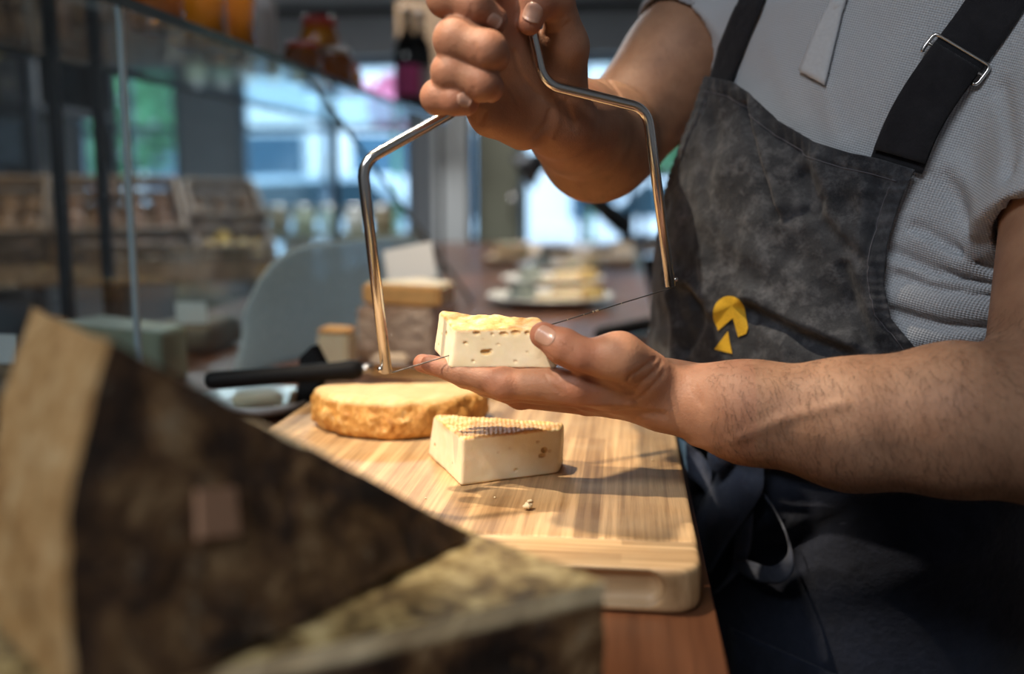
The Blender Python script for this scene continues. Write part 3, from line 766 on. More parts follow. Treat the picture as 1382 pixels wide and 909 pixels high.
def core(p):
    d = rc(p, NK0, NK1, .062, .056)
    d = smin(d, chain(p, [RS, np.array([.22, 1.01, 1.40]), LS], [.058, .07, .058], .03), .03)
    d = smin(d, ell(p, (.235, .995, 1.28), (.12, .10, .17)), .04)
    return smin(d, head(p), .02)
GROUPS = [(hand_r, (.56*0-.18, .62, 1.14), (.0, .84, 1.36)), (arm_r, (-.10, .74, 1.10), (.20, 1.22, 1.54)),
          (hand_l, (-.17, .66, .96), (.08, .82, 1.08)), (arm_l, (-.0, .60, .92), (.48, 1.0, 1.43)), (core, (.0, .80, 1.08), (.50, 1.20, 1.80))]
DETAIL = []                                               # grooves and raised lines: (points, depth, width)
def body(p):
    out = np.full(len(p), .05, np.float32)
    for fn, lo, hi in GROUPS:
        m = ((p > np.array(lo, np.float32)-.02) & (p < np.array(hi, np.float32)+.02)).all(1)
        if m.any(): out[m] = smin(out[m], fn(p[m]), .012)
    for pts, dep, wid, lo, hi in DETAIL:
        m = ((p > lo) & (p < hi)).all(1)
        if m.any(): out[m] += dep*np.exp(-(polydist(p[m], pts)/wid)**2)
    return out
def detail(pxs, dep, wid, y0, y1):
    a = np.array(pxs, float); pts = raycast(body0, a[:, 0], a[:, 1], y0, y1)
    DETAIL.append((pts, dep, wid, (pts.min(0)-4*wid).astype(np.float32), (pts.max(0)+4*wid).astype(np.float32)))
body0 = lambda p: body(p)
_todo = [  # left hand: thumb web, wrist and finger creases, tendons
    ([(757, 491), (775, 501), (796, 509), (834, 518), (852, 529)], 0.0035, .0022, .62, .80),
    ([(836, 519), (852, 505), (872, 492), (887, 482)], 0.0018, .0012, .62, .80),
    ([(846, 530), (868, 512), (886, 497), (893, 487)], 0.0016, .0012, .62, .80),
    ([(858, 540), (880, 520), (896, 500)], 0.0013, .0012, .62, .80),
    ([(735, 505), (744, 518), (756, 530)], 0.0014, .0010, .62, .80),
    ([(742, 500), (756, 512), (766, 522)], 0.0011, .0010, .62, .80),
    ([(640, 524), (646, 532), (654, 536)], 0.0014, .0009, .62, .80),
    ([(648, 520), (656, 530), (662, 538)], 0.0013, .0009, .62, .80),
    ([(634, 520), (638, 528), (644, 533)], 0.0011, .0009, .62, .80),
    ([(722, 474), (740, 478), (753, 486)], 0.0006, .0010, .62, .80),
    ([(757, 462), (767, 470), (770, 482)], 0.0011, .0009, .62, .80),
    ([(765, 458), (775, 468), (777, 482)], 0.0010, .0009, .62, .80),
    ([(790, 552), (840, 556), (895, 560)], 0.0024, .0030, .62, .80),
    ([(745, 540), (800, 545), (850, 545)], -0.0016, .0035, .62, .80),
    ([(930, 600), (1000, 590), (1070, 560), (1140, 545)], -0.0019, .0040, .6, .8),
    ([(905, 498), (930, 520), (945, 545)], 0.0008, .0010, .6, .8), ([(912, 496), (938, 520), (950, 548)], 0.0006, .0010, .6, .8),
    # right fist: palm lines, finger joint lines, wrist tendons
    ([(694, 70), (700, 92), (708, 110), (726, 128), (745, 140)], 0.0021, .0014, .60, .86),
    ([(680, 112), (692, 126), (700, 140)], 0.0013, .0010, .60, .86),
    ([(657, 138), (654, 152), (648, 166)], 0.0029, .0015, .60, .86),
    ([(735, 48), (752, 44), (768, 30)], 0.0014, .0010, .60, .86),
    ([(742, 150), (738, 166), (722, 184)], 0.0019, .0020, .60, .90),
    ([(752, 142), (752, 165), (744, 186)], -0.0019, .0025, .60, .90),
    ([(764, 138), (770, 155), (775, 170)], 0.0016, .0020, .60, .90),
    ([(640, 60), (644, 72), (643, 86)], 0.0012, .0009, .60, .75), ([(636, 106), (640, 116), (638, 128)], 0.0012, .0009, .60, .75),
    ([(632, -4), (638, 10), (634, 24)], 0.0012, .0009, .60, .75),
    ([(806, 96), (824, 112), (838, 130), (846, 142)], 0.0026, .0016, .80, 1.1),
]
if 'QUICK' not in globals():
    for t in _todo: detail(*t)
VOX = 0.0016
v, f = sdf_mesh(body, (-.19, .58, .91), (.50, 1.24, 1.80), VOX)
JR = [(q, .016) for q in RPIP+RDIP+LPIP+LTIP+RTIP]+[(q, .02) for q in (RTH[3], RTH[4], LTH[3], LTH[4], LTH[2])]+[(q, .02) for q in LMCP+RMCP]
red = np.zeros(len(v)); vf = v.astype(np.float32)
hm = (vf[:, 1] < .83) & (vf[:, 0] < .09)
for q, r in JR: red[hm] = np.maximum(red[hm], np.exp(-((vf[hm]-q.astype(np.float32))**2).sum(1)/(r*r)))
red[hm] = np.maximum(red[hm], .25)
bodyo = meshobj('body', v, f, SKIN, person, True); setattr_f(bodyo, 'redness', red)
BODY_V = v

# ---- nails: curved plates seated on the skin
def nail(c_px, y0, y1, along, half_l, half_w, lift=.0006, Nhint=None):
    c = raycast(body, [c_px[0]], [c_px[1]], y0, y1)[0]
    e = 0.0025; g = np.array([float(body((c+np.eye(3)[i]*e)[None].astype(np.float32))[0]-body((c-np.eye(3)[i]*e)[None].astype(np.float32))[0]) for i in range(3)]); n = g/np.linalg.norm(g)
    a = along-n*np.dot(along, n); a /= np.linalg.norm(a); b = np.cross(n, a); nu, nv = 15, 13; G = np.zeros((nu, nv, 3))
    for i in range(nu):
        for j in range(nv):
            s, t = 2*i/(nu-1)-1, 2*j/(nv-1)-1
            wdt = half_w*(1-0.20*max(0, -s)**2)*(1-.12*max(0, s)**4); ln = half_l*(1-.22*t*t if s > 0 else 1-.30*t*t)
            q = c+a*s*ln+b*t*wdt
            for _ in range(4):
                d = float(body(q[None].astype(np.float32))[0]); q = q-n*d*0.9
            G[i, j] = q+n*(lift*(1-.9*abs(t)**3)*(1 if s > -.8 else .2)+(.0004 if s > .8 else 0))
    vv, ff = shell_vf(G, .0008, np.broadcast_to(n, G.shape)); return meshobj('fingernail', vv, ff, NAIL, person, True)
nail((719, 17), .60, .80, RTIP[0]*0+RTH[4]-RTH[3], .0068, .0068)
nail((667, 29), .60, .80, RTIP[0]-RDIP[0], .0052, .0048)
nail((627, 134), .60, .80, RTIP[3]-RDIP[3], .0052, .0046)
nail((736, 453), .60, .80, LTH[4]-LTH[3], .0074, .0066)

# ---- hair on the forearms (thin tapered strands)
def arm_hair(name, sel, n, axis, ln, seed):
    r = np.random.default_rng(seed); idx = np.where(sel)[0]; idx = r.choice(idx, min(n, len(idx)), replace=False); pts = BODY_V[idx]
    e = .003; N = np.stack([evalp(body, (pts+np.eye(3)[i]*e).astype(np.float32))-evalp(body, (pts-np.eye(3)[i]*e).astype(np.float32)) for i in range(3)], 1); N /= np.linalg.norm(N, axis=1)[:, None]+1e-9
    V, F = [], []
    for q, nn in zip(pts, N):
        t = axis+r.normal(0, .35, 3); t = t-nn*np.dot(t, nn); t /= np.linalg.norm(t)+1e-9; L = ln*r.uniform(.5, 1.2); w = np.cross(nn, t)*.00008; o = len(V)
        for s, h in ((0, 0), (.5, .20), (1, .26)):
            k = 1-.7*s; c = q+t*L*s+nn*L*h-nn*.0003; V += [c+w*k, c-w*k, c+nn*.00008*k]
        for i in (0, 3):
            for a in range(3): b = (a+1) % 3; F.append((o+i+a, o+i+b, o+i+3+b, o+i+3+a))
    return tag(meshobj(name, np.array(V), np.array(F), HAIR, person), kind='stuff')
ax = np.array([.25, -.1, -.9])
arm_hair('arm_hair', (vf[:, 0] > .06) & (vf[:, 0] < .30) & (vf[:, 1] < .735) & (vf[:, 2] < 1.08), 4200, ax, .0085, 1)
arm_hair('arm_hair', (vf[:, 0] > -.045) & (vf[:, 0] < .06) & (vf[:, 1] > .86) & (vf[:, 1] < 1.0) & (vf[:, 2] > 1.1) & (vf[:, 2] < 1.30), 500, np.array([.1, .3, -.8]), .007, 2)
# ------------------------------------------------------------------ clothes
from mathutils.bvhtree import BVHTree
def bvh(o):
    me = o.data; l = np.array(gloc(o)); return BVHTree.FromPolygons([tuple(np.array(x.co)+l) for x in me.vertices], [tuple(p.vertices) for p in me.polygons])
def hitpx(tr, px, py, lift=0.0):
    d = ray(np.array(float(px)), np.array(float(py))); d = d/np.linalg.norm(d)
    h = tr.ray_cast(Vector(CAM), Vector(d))
    if h[0] is None:
        return None
    return np.array(h[0])-d*lift
RH, LH = lerp(RS, RE, .50), lerp(LS, LE, .62)              # sleeve hems
def sl(p, S, H, r0, r1):
    ax = (H-S)/np.linalg.norm(H-S); d = rc(p, S, H+ax*.02, r0, r1)
    cut = (p-H.astype(np.float32))@ax.astype(np.float32); return smax(d, cut, .003)
FOLDS = []
def shirt0(p):
    z = p[:, 2]; d = torso(p, .006)
    d = smax(d, 0.80-z, .01); d = smax(d, z-1.475, .02)
    s = smin(sl(p, RS, RH, .076, .0710), sl(p, LS, LH, .080, .0700), 0.0)
    d = smin(d, chain(p, [RS, np.array([.235, 1.01, 1.425]), LS], [.070, .075, .070], .03), .03)
    d = smin(d, s, .03)
    return d
def shirt(p):
    d = shirt0(p)
    for pts, dep, wid, lo, hi in FOLDS:
        m = ((p > lo) & (p < hi)).all(1)
        if m.any(): d[m] += dep*np.exp(-(polydist(p[m], pts)/wid)**2)
    d = d+(noise3(p, 16, 3)*.0022).astype(np.float32)
    m = np.abs(d) < .05
    d2 = d.copy()
    if m.any():
        far = (p[m]-RH.astype(np.float32))@((RH-RS)/np.linalg.norm(RH-RS)).astype(np.float32)          # sleeve openings
        farl = (p[m]-LH.astype(np.float32))@((LH-LS)/np.linalg.norm(LH-LS)).astype(np.float32)
        a = np.where((far > -.012) & (p[m][:, 0] < .12), arm_r(p[m])-.0035, 1.0); b = np.where((farl > -.012) & (p[m][:, 0] > .26), arm_l(p[m])-.0035, 1.0)
        d2[m] = np.maximum(d[m], -np.minimum(a, b))
    return d2
def fold(pxs, dep, wid):
    a = np.array(pxs, float); pts = raycast(shirt0, a[:, 0], a[:, 1], .70, 1.2)
    FOLDS.append((pts, dep, wid, (pts.min(0)-4*wid).astype(np.float32), (pts.max(0)+4*wid).astype(np.float32)))
for a, dep, wid in [
    ([(1238, 308), (1285, 336), (1340, 362)], .0055, .0050), ([(1236, 322), (1285, 349), (1340, 374)], -.0050, .0055),
    ([(1199, 337), (1260, 366), (1340, 381)], .0070, .0040), ([(1200, 352), (1260, 379), (1338, 391)], -.0040, .0045),
    ([(1215, 372), (1270, 390), (1338, 398)], .0045, .0040), ([(1210, 400), (1265, 412), (1338, 420)], -.0075, .0090),
    ([(1205, 421), (1262, 435), (1340, 439)], .0080, .0042), ([(1230, 455), (1280, 458), (1340, 455)], -.0035, .006),
    ([(1290, 225), (1320, 280), (1338, 330)], -.0030, .010), ([(1275, 240), (1300, 285), (1325, 325)], .0025, .007),
    ([(1350, 120), (1362, 200), (1372, 280)], .0060, .006),
    ([(1112, 120), (1125, 160), (1135, 195)], -.0030, .008), ([(1040, 60), (1060, 110), (1075, 160)], -.0015, .010),
    ([(1190, 50), (1170, 110), (1150, 170)], .0015, .012)]: fold(a, dep, wid)
v, f = sdf_mesh(shirt, (-.02, .66, .79), (.50, 1.24, 1.50), .0030)
shirto = meshobj('polo_shirt', v, f, PIQUE, person, True)
SB = bvh(shirto)
def patch_px(name, quadpx, nu, nv, tr, lift, thick, mat, parent):
    """cloth patch laid on a surface: quadpx = left and right pixel polylines from top to bottom"""
    l, r = [smoothcurve([(x, y, 0) for x, y in q], nu) for q in quadpx]; G = np.zeros((nu, nv, 3)); last = None
    for i in range(nu):
        for j in range(nv):
            t = j/(nv-1); q = l[i]*(1-t)+r[i]*t; h = hitpx(tr, q[0], q[1], lift); G[i, j] = h if h is not None else last; last = G[i, j]
    vv, ff = shell_vf(G, -thick); return meshobj(name, vv, ff, mat, parent, True)
patch_px('placket', [[(1146, -60), (1123, 0), (1098, 50), (1079, 96)], [(1172, -60), (1143, 0), (1131, 45), (1114, 116)]], 26, 7, SB, .0028, .0028, SHIRTPLAIN, shirto)
tube('placket_stitch', [hitpx(SB, a, b, .0034) for a, b in ((1084, 82), (1100, 88), (1119, 99))], .0005, STITCH, shirto, 5)
for c in ((1132, 8),):
    q = hitpx(SB, *c, .005); tube('button', [q+np.array([0, .001, 0]), q, q-np.array([.0006, .001, 0])], [.005, .0052, .0045], SHIRTPLAIN, shirto, 14)
# collar: turned-down band round the neck with two points
cg = np.zeros((40, 6, 3))
for i in range(40):
    a = math.radians(-205+ (410)*i/39)/1.0; ph = math.pi/2+ (a*0.86)
    dirv = TL*math.cos(ph)+TF*math.sin(ph); tip = abs(i-19.5)/19.5
    for j in range(6):
        t = j/5; r = .072+.030*t+(.012*t if True else 0); z = 1.485-.052*t-.030*math.sin(ph)*1.0+(-.012*t if tip < .12 else 0)
        cg[i, j] = (.262+dirv[0]*r*1.05, 1.008+dirv[1]*r, z)
vv, ff = shell_vf(cg, .003); meshobj('collar', vv, ff, SHIRTPLAIN, shirto, True)

# ---- bib apron
def curve_pz(pxs, off, extra=()):
    a = np.array(pxs, float); h = raycast(lambda p: torso(p, off), a[:, 0], a[:, 1], .72, 1.12, 900); ph = np.unwrap(tcoord(h)); return np.stack([ph, h[:, 2]], 1)
AOFF = .0165
Lc = curve_pz([(952, 103), (943, 150), (931, 205), (917, 255), (908, 290)], AOFF)
Lc = np.array([[math.radians(a), z] for a, z in ((119, Lc[0, 1]), (122, 1.231), (129, 1.195), (139, 1.160), (149, 1.130), (161, 1.090), (172, 1.040), (184, .980), (192, .930))])
Rc = curve_pz([(1240, 229), (1216, 280), (1202, 330), (1197, 380), (1207, 430), (1242, 472)], AOFF)
Rc = np.concatenate([Rc, [[Rc[-1, 0]-.22, .985], [math.radians(2), .93]]])
Tc = curve_pz([(950, 103), (985, 110), (1010, 126), (1050, 163), (1100, 191), (1150, 206), (1190, 214), (1240, 229)], AOFF)
def resamp(c, n):
    d = np.concatenate([[0], np.cumsum(np.abs(np.diff(c[:, 1]))+.1*np.abs(np.diff(c[:, 0])))]); t = np.linspace(0, d[-1], n)
    return np.stack([np.interp(t, d, c[:, 0]), np.interp(t, d, c[:, 1])], 1)
def resamp_t(c, n):
    d = np.concatenate([[0], np.cumsum(np.abs(np.diff(c[:, 0])))]); t = np.linspace(0, d[-1], n)
    return np.stack([np.interp(t, d, c[:, 0]), np.interp(t, d, c[:, 1])], 1)
nu, nv = 190, 200
Lr, Rr, Tr = resamp(Lc, nu), resamp(Rc, nu), resamp_t(Tc, nv)
s = np.linspace(0, 1, nv)[None, :]; t = np.linspace(0, 1, nu)[:, None]
lin = lambda k: Lr[:, k:k+1]*(1-s)+Rr[:, k:k+1]*s
top = lambda k: Tr[None, :, k]-(Lr[0, k]*(1-s)+Rr[0, k]*s)
PH = lin(0)+top(0)*(1-t)**2; ZZ = lin(1)+top(1)*(1-t)
base = tsurf(PH.ravel(), ZZ.ravel(), AOFF).reshape(nu, nv, 3)
nor = np.cross(np.gradient(base, axis=0), np.gradient(base, axis=1)); nor /= np.linalg.norm(nor, axis=-1)[..., None]
cen = base.mean((0, 1)); 
if (nor*(base-np.array([.21, .99, 1.1]))).sum() < 0: nor = -nor
fl_ = base.reshape(-1, 3).astype(np.float32); disp = np.zeros(nu*nv)
def afold(pxs, h, w):
    global disp
    a = np.array(pxs, float); pts = raycast(lambda p: torso(p, AOFF), a[:, 0], a[:, 1], .72, 1.12)
    d = polydist(fl_, pts); disp = disp+h*np.exp(-(d/w)**2)
for a, h, w in [
    ([(1004, 140), (1012, 180), (1026, 230), (1044, 292)], -.0060, .0045), ([(1014, 140), (1026, 185), (1042, 235), (1056, 288)], .0055, .0075),
    ([(1046, 292), (1080, 290), (1108, 272)], -.0035, .006), ([(1062, 180), (1085, 225), (1112, 262), (1150, 285)], -.0025, .010),
    ([(1100, 215), (1112, 250), (1120, 290), (1150, 330), (1178, 350)], .0050, .009), ([(1082, 240), (1098, 280), (1120, 310), (1160, 348)], -.0055, .008),
    ([(1184, 250), (1178, 300), (1182, 350)], -.0028, .006), ([(1168, 260), (1165, 310), (1172, 360), (1185, 410)], .0035, .008),
    ([(1150, 350), (1165, 400), (1185, 450)], .0040, .007), ([(1140, 360), (1152, 405), (1170, 455)], -.0035, .006),
    ([(1010, 400), (1040, 415), (1090, 440), (1150, 462)], .0055, .009), ([(1012, 420), (1045, 436), (1090, 458), (1140, 478)], -.0060, .008),
    ([(930, 395), (945, 415), (940, 445), (925, 470)], -.0050, .007), ([(912, 372), (935, 385), (952, 400)], .0045, .008), ([(950, 350), (958, 385), (960, 420)], .0030, .007),
    ([(905, 400), (915, 440), (912, 480)], .0040, .008), ([(960, 200), (985, 240), (1010, 290)], .0020, .014), ([(955, 300), (990, 330), (1040, 350)], .0022, .012),
    ([(1050, 340), (1100, 370), (1130, 420)], -.0020, .014), ([(990, 360), (1030, 385), (1060, 420)], -.0020, .012), ([(960, 150), (965, 200), (950, 260)], -.0020, .010)]: afold(a, h, w)
disp += noise3(fl_, 28, 21)*.0022+noise3(fl_, 75, 22)*.0010
disp = np.maximum(disp*1.45, -.0085)
# hems: doubled cloth with puckers
eu = np.minimum(np.arange(nv), nv-1-np.arange(nv))[None, :]+0*np.arange(nu)[:, None]; ev = np.arange(nu)[:, None]+0*np.arange(nv)[None, :]
arc = np.linalg.norm(np.gradient(base, axis=1), axis=-1)*eu; arcv = np.linalg.norm(np.gradient(base, axis=0), axis=-1)*ev
em = np.minimum(arc, arcv); hem = .0016*(1/(1+np.exp((em-.0125)/.0008)))
along = np.where(arc < arcv, base[..., 2], base[..., 0]*1.2)
hem = hem+np.where(em < .013, .00055*np.sin(along*2*np.pi/.0085+3*np.sin(along*70)), 0)-.0014*np.exp(-((em-.0128)/.0016)**2)
G = base+nor*(disp.reshape(nu, nv)*np.clip(em/.012, .35, 1)+hem)[..., None]
vv, ff = shell_vf(G, .0022, nor)
apron = meshobj('apron', vv, ff, DENIM, person, True)
tag(apron, 'faded charcoal bib')
AB = bvh(apron)
# top-stitching just inside the hems
top_i = [int(np.argmax(arcv[:, j] >= .0115)) for j in range(nv)]
stp = np.array([G[top_i[j], j]+nor[top_i[j], j]*.0004 for j in range(8, nv-8)])
vv, ff = tube_vf(stp, .00045, 5); meshobj('stitching', vv, ff, STITCH, apron, True)
for sd in (0, 1):
    pts = []
    for i in range(10, int(nu*.80)):
        row = arc[i, :nv//2] if sd == 0 else arc[i, ::-1][:nv//2]; jj = int(np.argmax(row >= .0115)); jj = jj if sd == 0 else nv-1-jj; pts.append(G[i, jj]+nor[i, jj]*.0004)
    vv, ff = tube_vf(np.array(pts), .00045, 5); meshobj('stitching', vv, ff, STITCH, apron, True)
# ---- emblem (disc with a wedge pulled out)
def emblem(name, pts, cpt, mat):
    n = len(pts); V = [hitpx(AB, a, b, .0016) for a, b in pts]; V += [h+np.array([.2, .9, 0])*.0030 for h in V[:n]]; V += [h.copy() for h in V[:n]]; V.append(hitpx(AB, *cpt, .0017))
    F = [(2*n+i, 2*n+(i+1) % n, 3*n) for i in range(n)]+[(i, i+n, (i+1) % n+n, (i+1) % n) for i in range(n)]
    return meshobj(name, np.array(V), F, mat, apron, True)
disc = [(988, 427)]+[(983.5+22.5*math.cos(a), 423.5+24*math.sin(a)) for a in np.radians(np.linspace(128, 368, 26))]+[(1009, 445), (1005, 452), (995, 454)]
disc = [(989, 429), (969, 446)]+[(984+22*math.cos(a), 424+24.5*math.sin(a)) for a in np.radians(np.linspace(142, 356, 26))]+[(1009.5, 442), (1007, 450), (996, 454.5)]
emblem('emblem', disc, (987, 412), YELLOW); emblem('emblem', [(982, 447), (985, 462), (988, 477), (976, 474), (964, 471), (973, 459)], (979, 464), YELLOW)
# ---- straps
def project(q, fn, lift):
    q = np.array(q, float)
    for _ in range(6):
        e = .003; g = np.array([float(fn((q+np.eye(3)[i]*e)[None].astype(np.float32))[0]-fn((q-np.eye(3)[i]*e)[None].astype(np.float32))[0]) for i in range(3)])
        n = g/(np.linalg.norm(g)+1e-9); q = q-n*(float(fn(q[None].astype(np.float32))[0])-lift)*.9
    return q, n
def strap(cpx, wpx, back, tr=SB):
    c = smoothcurve([(x, y, 0) for x, y in cpx], 46); pts = []
    for q in c:
        h = hitpx(tr, q[0], q[1], .005)
        if h is not None: pts.append(h)
    for b in back: pts.append(np.array(b))
    pts = smoothcurve(pts, 60); C, N = [], []
    for q in pts:
        a, n = project(q, shirt, .0055); C.append(a); N.append(n)
    C, N = np.array(C), np.array(N); T = np.gradient(C, axis=0); T /= np.linalg.norm(T, axis=1)[:, None]; W = np.cross(T, N); W /= np.linalg.norm(W, axis=1)[:, None]
    nvv = 9; G = np.stack([C+W*(wpx*(j/(nvv-1)-.5)) for j in range(nvv)], 1)
    for j in (0, nvv-1): G[:, j] -= N*.0006
    vv, ff = shell_vf(G, .0022, np.repeat(N[:, None], nvv, 1)); return vv, ff, C, N, W
vv, ff, C1, N1, W1 = strap([(972, 112), (986, 70), (1000, 34), (1015, 0), (1030, -40), (1040, -80)], .031, [(.17, 1.03, 1.49), (.20, 1.09, 1.46)])
o = meshobj('strap', vv, ff, STRAPM, apron, True)
vv, ff, C2, N2, W2 = strap([(1209, 224), (1229, 175), (1249, 138), (1274, 101), (1300, 66), (1330, 25), (1355, -15), (1375, -55)], .041, [(.335, .99, 1.445), (.32, 1.06, 1.43)])
o = meshobj('strap', vv, ff, STRAPM, apron, True)
# folded-back end of the wide strap and its wire buckle
bi_ = int(np.argmin(np.linalg.norm(C2-hitpx(SB, 1296, 84, .005), axis=1))); b0 = C2[bi_]; tdir = (C2[bi_+1]-C2[bi_-1]); tdir /= np.linalg.norm(tdir)
n0, w0_ = N2[bi_], W2[bi_]
seg_ = range(2, bi_+2); G2 = np.stack([np.stack([C2[i]+N2[i]*.0032+W2[i]*(.040*(j/6-.5)) for j in range(7)]) for i in seg_])
vv, ff = shell_vf(G2, .0018); meshobj('strap_fold', vv, ff, STRAPM, apron, True)
ring = [b0+n0*.0004+w0_*sx*.0245+tdir*sy*.0085 for sx, sy in ((-1, -1), (1, -1), (1, 1), (-1, 1), (-1, -1), (1, -1))]
rp = fillet(ring[:5]+[ring[1]], .004, 4)[1:-3]
tube('buckle', np.array(rp), .0016, STEEL, apron, 8)
tube('buckle_bar', [b0+n0*.0004-w0_*.024, b0+n0*.0004+w0_*.024], .0013, STEEL, apron, 8)

# ---- skirt of the apron, waist band and tie
nu, nv = 110, 180
PHs = np.linspace(math.radians(-38), math.radians(212), nv)[None, :]+0*np.zeros((nu, 1)); ZZs = np.linspace(.985, .40, nu)[:, None]+0*PHs
offs = .009+.016*np.clip((.985-ZZs)/.3, 0, 1)
bs = tsurf(PHs.ravel(), ZZs.ravel(), 0.0).reshape(nu, nv, 3); ctr = np.stack([np.interp(ZZs, TZ, TCX), np.interp(ZZs, TZ, TCY), ZZs], -1); on = bs-ctr; on /= np.linalg.norm(on, axis=-1)[..., None]
wob = .006*np.sin(PHs*7+.8*np.sin(ZZs*9))*np.clip((.95-ZZs)/.4, 0, 1)+noise3(bs.reshape(-1, 3), 14, 31).reshape(nu, nv)*.004
SG = bs+on*(offs+wob)[..., None]
for pxs, h, w in [([(1040, 745), (1150, 690), (1260, 655), (1370, 610)], -.006, .008), ([(1040, 722), (1150, 672), (1260, 640), (1370, 596)], .005, .012),
                  ([(1090, 800), (1200, 780), (1330, 720)], .004, .02)]:
    a = np.array(pxs, float); pts = raycast(lambda p: torso(p, .02), a[:, 0], a[:, 1], .72, 1.12)
    d = polydist(SG.reshape(-1, 3).astype(np.float32), pts).reshape(nu, nv); SG = SG+on*(h*np.exp(-(d/w)**2))[..., None]
vv, ff = shell_vf(SG, .0025, on); skirt = meshobj('skirt', vv, ff, NAVY, apron, True); KB = bvh(skirt)
wz = np.linspace(.935, .905, 5)[:, None]; wp_ = np.linspace(math.radians(-60), math.radians(240), 120)[None, :]; Z5 = wz+.010*np.cos(wp_-1.2)+0*wp_; P5 = wp_+0*wz
wb = tsurf(P5.ravel(), Z5.ravel(), .0).reshape(5, 120, 3); won = wb-np.stack([np.interp(Z5, TZ, TCX), np.interp(Z5, TZ, TCY), Z5], -1); won /= np.linalg.norm(won, axis=-1)[..., None]
vv, ff = shell_vf(wb+won*.0235, .0025, won); meshobj('waist_tie', vv, ff, NAVY, apron, True)
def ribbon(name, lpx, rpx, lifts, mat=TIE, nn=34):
    l = smoothcurve([(x, y, 0) for x, y in lpx], nn); r = smoothcurve([(x, y, 0) for x, y in rpx], nn)
    lf = np.interp(np.linspace(0, 1, nn), np.linspace(0, 1, len(lifts)), lifts); G = np.zeros((nn, 7, 3)); last = None
    for i in range(nn):
        for j in range(7):
            t = j/6; q = l[i]*(1-t)+r[i]*t; h = hitpx(KB, max(q[0], 950), min(q[1], 890))
            Yd = (h[1] if h is not None else last); last = Yd
            G[i, j] = P(q[0], q[1], Yd-lf[i]-.002*math.sin(t*math.pi))
    vv, ff = shell_vf(G, .0016); return meshobj(name, vv, ff, mat, apron, True)
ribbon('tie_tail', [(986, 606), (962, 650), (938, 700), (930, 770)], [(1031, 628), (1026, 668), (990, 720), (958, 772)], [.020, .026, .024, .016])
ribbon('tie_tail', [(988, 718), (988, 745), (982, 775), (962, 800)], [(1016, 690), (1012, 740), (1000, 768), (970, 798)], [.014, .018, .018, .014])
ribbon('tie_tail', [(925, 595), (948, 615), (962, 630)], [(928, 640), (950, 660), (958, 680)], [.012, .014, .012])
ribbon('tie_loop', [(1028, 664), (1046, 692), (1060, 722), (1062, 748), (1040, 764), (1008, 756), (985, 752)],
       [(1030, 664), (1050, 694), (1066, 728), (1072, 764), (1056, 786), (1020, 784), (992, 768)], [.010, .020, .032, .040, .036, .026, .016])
kq = hitpx(KB, 990, 612); kn = P(978, 608, kq[1]-.020)
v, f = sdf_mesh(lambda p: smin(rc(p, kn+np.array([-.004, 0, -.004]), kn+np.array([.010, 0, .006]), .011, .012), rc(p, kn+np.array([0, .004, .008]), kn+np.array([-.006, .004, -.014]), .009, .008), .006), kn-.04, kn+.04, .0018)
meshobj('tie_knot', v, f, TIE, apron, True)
# pocket edge low on the skirt
patch_px('pocket', [[(985, 846), (985, 880), (985, 940)], [(1140, 915), (1138, 930), (1136, 960)]], 10, 14, KB, .002, .002, NAVY, apron)
# ---- trousers and shoes (below the counter line)
def legs(p):
    L3, F3 = np.array([*TL, 0]), np.array([*TF, 0]); c = np.array([.235, 1.0, 0]); d = None
    for s in (-1, 1):
        hip, kne, ank = c+L3*s*.075+np.array([0, 0, .86]), c+L3*s*.10+F3*.015+np.array([0, 0, .48]), c+L3*s*.11+np.array([0, 0, .09])
        e = chain(p, [hip, kne, ank], [.078, .065, .055], .03); d = e if d is None else smin(d, e, .02)
    d = smin(d, ell(p, c+np.array([0, 0, .88]), (.13, .11, .10)), .03)
    return smax(d, .045-p[:, 2], .004)
v, f = sdf_mesh(legs, (0, .78, .03), (.45, 1.22, .995), .007)
meshobj('trousers', v, f, plain('trouser_cloth', (.03, .032, .04), .9), person, True)
for s in (-1, 1):
    c = np.array([.215, 1.0, 0])+np.array([*TL, 0])*s*.112; F3 = np.array([*TF, 0])
    v, f = sdf_mesh(lambda p: np.maximum(smin(rc(p, c-F3*.05+np.array([0, 0, .045]), c+F3*.15+np.array([0, 0, .032]), .048, .040), rc(p, c+np.array([0, 0, .05]), c+np.array([0, 0, .10]), .05, .045), .03), .002-p[:, 2]), c-.26, c+.26, .006)
    meshobj('shoe', v, f, plain('black_leather', (.02, .02, .02), .4), person, True)
# hair and eyes of the head (above the picture)
v, f = sdf_mesh(lambda p: smax(smax(head(p)-.008, -(ell(p, hp(0, .075, -.005), (.07, .06, .085), HM)), .01), -(p-HD.astype(np.float32))@hu.astype(np.float32)-.035, .01), HD-.14, HD+.16, .004)
meshobj('hair', v, f, HAIR, person, True)
for s in (-1, 1):
    bm = bmesh.new(); bmesh.ops.create_uvsphere(bm, u_segments=16, v_segments=10, radius=.0115)
    for vv in bm.verts: vv.co += Vector(hp(s*.032, .0835, .012))
    bm_obj('eye', bm, plain('eye_white', (.7, .68, .65), .2), person, True)
